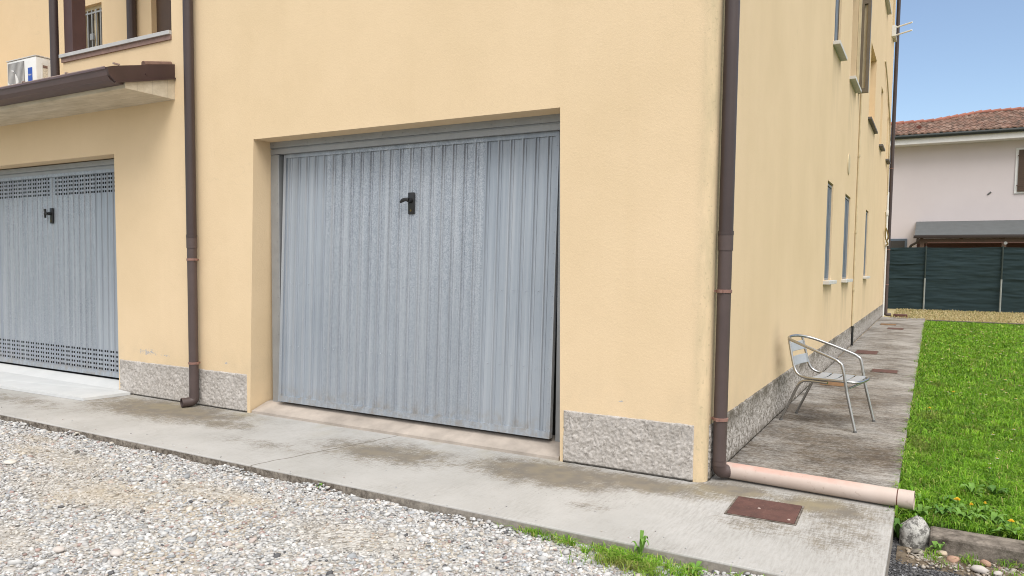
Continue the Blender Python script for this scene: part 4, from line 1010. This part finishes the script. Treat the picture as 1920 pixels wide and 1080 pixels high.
dk = np.array([mnoise.noise(Vector((x*4.1, y*3.1, 21))) for x, y in P[:, :2]]); dryp = dryp+np.clip((dk-.34)*3, 0, .8)
cols = cols*(1-.5*dryp[:, None])+np.array((.22, .17, .07))*.5*dryp[:, None]
V, F, Cc = blades(P, H_, W_, np.clip(cols, .005, .6), .95)
nc = 15000    # clover-like small leaves in clumps
P3 = np.stack([1.1+2.6*rng.uniform(0, 1, nc), .05+6.5*rng.uniform(0, 1, nc)**1.4, np.full(nc, -.042)], 1)
k3 = np.array([mnoise.noise(Vector((x*3.4, y*3.4, 11))) for x, y in P3[:, :2]]); P3 = P3[k3 > .12]; nc = len(P3)
P3[:, 2] += rng.uniform(0, .022, nc)
V3, F3, C3 = blades(P3, rng.uniform(.014, .030, nc), rng.uniform(.010, .018, nc), gcols(nc, (.15, .2, .35, .2, .1, 0)), 1.6)
F = [np.concatenate([f, g+len(V)]) for f, g in zip(F, F3)]; V = np.concatenate([V, V3]); Cc = np.concatenate([Cc, C3])
ne = 3000    # ragged growth leaning over the slab edge
ey = rng.uniform(.02, 17, ne)**1.0; ek = np.array([mnoise.noise(Vector((0, y*4.3, 3))) for y in ey]); ey, ek = ey[ek > -.12], ek[ek > -.12]; ne = len(ey)
E_ = np.stack([1.088-np.abs(rng.normal(0, .010, ne))*(1+2*np.clip(ek, 0, 1)), ey, np.full(ne, -.03)], 1)
V2, F2, C2 = blades(E_, rng.uniform(.03, .07, ne)*(1+ek), np.full(ne, .006), gcols(ne, (.2, .2, .2, .15, .15, .1)), 1.0)
F = [np.concatenate([f, g+len(V)]) for f, g in zip(F, F2)]; V = np.concatenate([V, V2]); Cc = np.concatenate([Cc, C2])
o = np_mesh('lawn_grass', V, F, Cc, m_grass); tag(o, 'bright green lawn grass beside the path', 'grass', None, 'stuff')
# strip of grass along the gravel edge
Ps = []
for cx_, cy_, rx_, ry_, n in ((-.62, -1.215, .10, .025, 170), (-.50, -1.225, .12, .03, 90), (-.34, -1.25, .09, .04, 280), (-.24, -1.275, .10, .05, 420), (-.10, -1.27, .10, .06, 330), (.02, -1.29, .12, .07, 520), (.13, -1.32, .12, .07, 330), (.0, -1.36, .28, .10, 420), (-.12, -1.33, .16, .06, 380), (.10, -1.37, .14, .06, 300), (.25, -1.29, .09, .05, 260), (.50, -1.26, .03, .03, 90), (.62, -1.24, .03, .02, 60)):
    q = rng.normal(0, .5, (n, 2)); Ps.append(np.stack([cx_+q[:, 0]*rx_, np.minimum(cy_+q[:, 1]*ry_, -1.207), np.full(n, -.06)], 1))
P = np.concatenate(Ps); P = P[np.array([mnoise.noise(Vector((x*16, y*22, 1)))+.5*mnoise.noise(Vector((x*5, y*8, 6))) for x, y in P[:, :2]]) > -.12]; n = len(P); c_ = gcols(n, (.15, .25, .05, .33, .14, .08))*1.1; bw = np.clip(1-np.hypot((P[:, 0]+.02)/.22, (P[:, 1]+1.38)/.07), 0, 1)[:, None]; c_ = c_*(1-.7*bw)+np.array((.30, .22, .10))*.7*bw
V, F, Cc = blades(P, rng.uniform(.018, .07, n), rng.uniform(.003, .0055, n), c_, 1.0)
o = np_mesh('edge_grass', V, F, Cc, m_grass); tag(o, 'bright grass strip growing along the pavement edge in the gravel', 'grass', None, 'stuff')
# weeds on the rubble, and dry grass by the fence
n = 1500; P = np.stack([rng.uniform(1.2, 2.4, n), rng.normal(-.25, .07, n), np.full(n, -.12)], 1); kk = np.array([mnoise.noise(Vector((x*9, y*9, 2))) for x, y in P[:, :2]]) > .05; P = P[kk & (P[:, 1] < -.16)]; n = len(P)
V, F, Cc = blades(P, rng.uniform(.02, .05, n), rng.uniform(.003, .006, n), gcols(n, (.25, .2, .15, .15, .15, .1)), .9)
o = np_mesh('rubble_grass', V, F, Cc, m_grass); tag(o, 'sparse low grass growing through the rubble below the kerb', 'grass', None, 'stuff')
n = 16000; P = np.stack([rng.uniform(.2, 8, n), rng.uniform(18.3, 24.0, n), np.full(n, -.035)], 1)
dc = np.array([(.50, .42, .22), (.42, .34, .17), (.56, .49, .29), (.24, .26, .09)])[rng.choice(4, n, p=[.4, .3, .2, .1])]*rng.uniform(.85, 1.15, (n, 1))
V, F, Cc = blades(P, rng.uniform(.03, .09, n), rng.uniform(.012, .025, n), dc, .9)
o = np_mesh('dry_grass', V, F, Cc, m_grass); tag(o, 'yellow dry grass strip in front of the green fence', 'grass', None, 'stuff')

# ------------------------------------------------------------------ weeds and flowers
m_leaf = simple('weed_leaf', (.07, .17, .022), .8, 0, .25, 30); m_leaf2 = simple('pale_weed_leaf', (.13, .26, .04), .8, 0, .25, 30)
def leafset(mb, n, ln, wd, rise, seed):
    rs_ = random.Random(seed)
    for k in range(n):
        a = 2*math.pi*k/n+rs_.uniform(-.4, .4); L_ = ln*rs_.uniform(.6, 1.1); w = wd*rs_.uniform(.8, 1.2); rz = rise*rs_.uniform(.6, 1.3); i = len(mb.v)
        for j in range(6):
            t = j/5; ww = w*math.sin(math.pi*(.08+.9*t**1.15)); d = L_*t; z = rz*math.sin(t*2.0)-.25*rz*t*t
            for s in (-1, 0, 1): mb.v.append((math.cos(a)*d-math.sin(a)*ww*s*.5, math.sin(a)*d+math.cos(a)*ww*s*.5, z+.12*ww*abs(s)))
        for j in range(5):
            for s in (0, 1): mb.f.append((i+j*3+s, i+j*3+s+1, i+j*3+s+4, i+j*3+s+3))
def weed(name, label, cat, loc, n, ln, wd, rise, seed, mat, group=None):
    t = thing(name, label, cat, loc, 0, group); mb = MB(); leafset(mb, n, ln, wd, rise, seed); obj('leaves', mb, mat, t, 50, local=True, merge=False); return t
def dandelion(label, loc, h, r_, seed, leaves=8):
    t = weed('dandelion', label, 'flower', loc, leaves, .09, .028, .05, seed, m_leaf2, 'yellow dandelions in the lawn')
    mb = MB(); mb.tube(spline([(0, 0, 0), (.004, -.006, h*.6), (.0, -.012, h)]), .0025, 6); obj('stem', mb, m_leaf2, t, 50, local=True)
    mb = MB(); rs_ = random.Random(seed)
    for ring, (rr, zz_) in enumerate(((1, .0), (.75, .005), (.45, .009))):
        for k in range(14):
            a = 2*math.pi*(k+.5*ring)/14; L_ = r_*rr*rs_.uniform(.9, 1.08); i = len(mb.v)
            mb.v += [(0, -.012, h+zz_*.6), (math.cos(a-.22)*L_*.75, math.sin(a-.22)*L_*.75-.012, h+zz_+.003), (math.cos(a)*L_, math.sin(a)*L_-.012, h+zz_+.001), (math.cos(a+.22)*L_*.75, math.sin(a+.22)*L_*.75-.012, h+zz_+.003)]
            mb.f.append((i, i+1, i+2, i+3))
    obj('flower_head', mb, m_yel, t, 60, local=True, merge=False); return t
m_yel = simple('dandelion_yellow', (.72, .46, .01), .7, 0, .15, 60)
dandelion('large open dandelion right of the pink pipe end', (1.385, .36, -.05), .085, .021, 1)
dandelion('small dandelion to the right of the large open one', (1.455, .345, -.05), .07, .013, 2, 6)
dandelion('half closed dandelion, third from the pink pipe end', (1.525, .40, -.05), .075, .010, 3, 6)
dandelion('yellow dandelion by the kerb at the right edge of the lawn', (1.625, .06, -.05), .09, .018, 4)
dandelion('distant dandelion near the path edge beside the chair', (1.235, 3.62, -.05), .07, .018, 5, 5)
dandelion('distant dandelion farther into the lawn beyond the chair', (1.46, 4.85, -.05), .07, .02, 6, 5)
WL = [(1.20, .15, .10, 'leafy weed right at the mouth of the pink pipe'), (1.31, .22, .11, 'broad leaved weed between the pink pipe and the boulder'), (1.42, .20, .10, 'low leafy weed in front of the large dandelion'), (1.36, .52, .10, 'rosette weed behind the large dandelion'),
      (1.55, .20, .11, 'bushy weed close to the kerb in the lawn'), (1.62, .16, .09, 'leafy weed beside the kerb dandelion'), (1.48, .75, .12, 'tall pale leaved weed in the middle of the near lawn'), (1.60, .85, .12, 'pale leaved weed at the right of the near lawn'), (1.2, .45, .08, 'small weed against the slab edge behind the pipe')]
for k, (x, y, s, lab) in enumerate(WL):
    weed('weed', lab, 'weed', (x, y, -.05), 8, s*.8, s*.26, s*.62, 20+k, m_leaf2 if k % 2 == 0 else m_leaf, 'broad leaved weeds in the lawn')
weed('weed', 'dark green weed squeezed between the pavement end and the boulder', 'weed', (1.10, -.05, -.12), 8, .09, .035, .09, 40, m_leaf)
weed('weed', 'small green weed on the right side of the boulder', 'weed', (1.29, -.185, -.125), 6, .05, .03, .06, 41, m_leaf2)
weed('weed', 'tiny green sprout at the pavement edge in the gravel', 'weed', (-2.1, -1.225, -.06), 8, .032, .02, .05, 42, m_leaf2)
weed('weed', 'upright long leaved weed in the grass strip by the gravel', 'weed', (.02, -1.235, -.055), 6, .055, .02, .13, 43, m_leaf2)
weed('weed', 'low leafy weed at the near end of the gravel strip', 'weed', (.30, -1.27, -.055), 8, .07, .02, .05, 44, m_leaf2)
# daisies
dz = MB()
for k in range(9):
    a = 2*math.pi*k/9; i = len(dz.v); dz.v += [(0, 0, .0), (math.cos(a-.3)*.008, math.sin(a-.3)*.008, .002), (math.cos(a)*.011, math.sin(a)*.011, .001), (math.cos(a+.3)*.008, math.sin(a+.3)*.008, .002)]; dz.f.append((i, i+1, i+2, i+3))
d0 = thing('daisy', 'small white daisy in the lawn grass', 'flower', (1.9, 2.2, .0), 0, 'white daisies in the lawn')
obj('petals', dz, simple('daisy_white', (.78, .78, .76), .7), d0, local=True, merge=False)
b = MB(); b.tube([(0, 0, .002), (0, 0, .005)], [.004, .003], 7); obj('flower_centre', b, m_yel, d0, local=True)
b = MB(); b.tube([(0, 0, -.05), (0, 0, .0)], .0015, 5); obj('stem', b, m_leaf, d0, local=True)
rd = random.Random(5); cen = [(1.9, 2.2), (2.0, 2.0), (1.6, 5.2), (2.1, 6.5), (1.7, 8.0), (2.6, 9.0), (1.5, 10.5), (2.4, 12.5), (3.0, 15), (1.9, 14)]
for k in range(85):
    cx_, cy_ = cen[k % len(cen)]; x = max(1.15, cx_+rd.gauss(0, .12+.035*cy_)); y = max(.4, cy_+rd.gauss(0, .15+.12*cy_))
    if y > 17.6: continue
    dup(d0, (x, y, rd.uniform(-.008, .012)), rd.uniform(0, 6), sc=rd.uniform(.8, 1.3)*(1+.06*y))
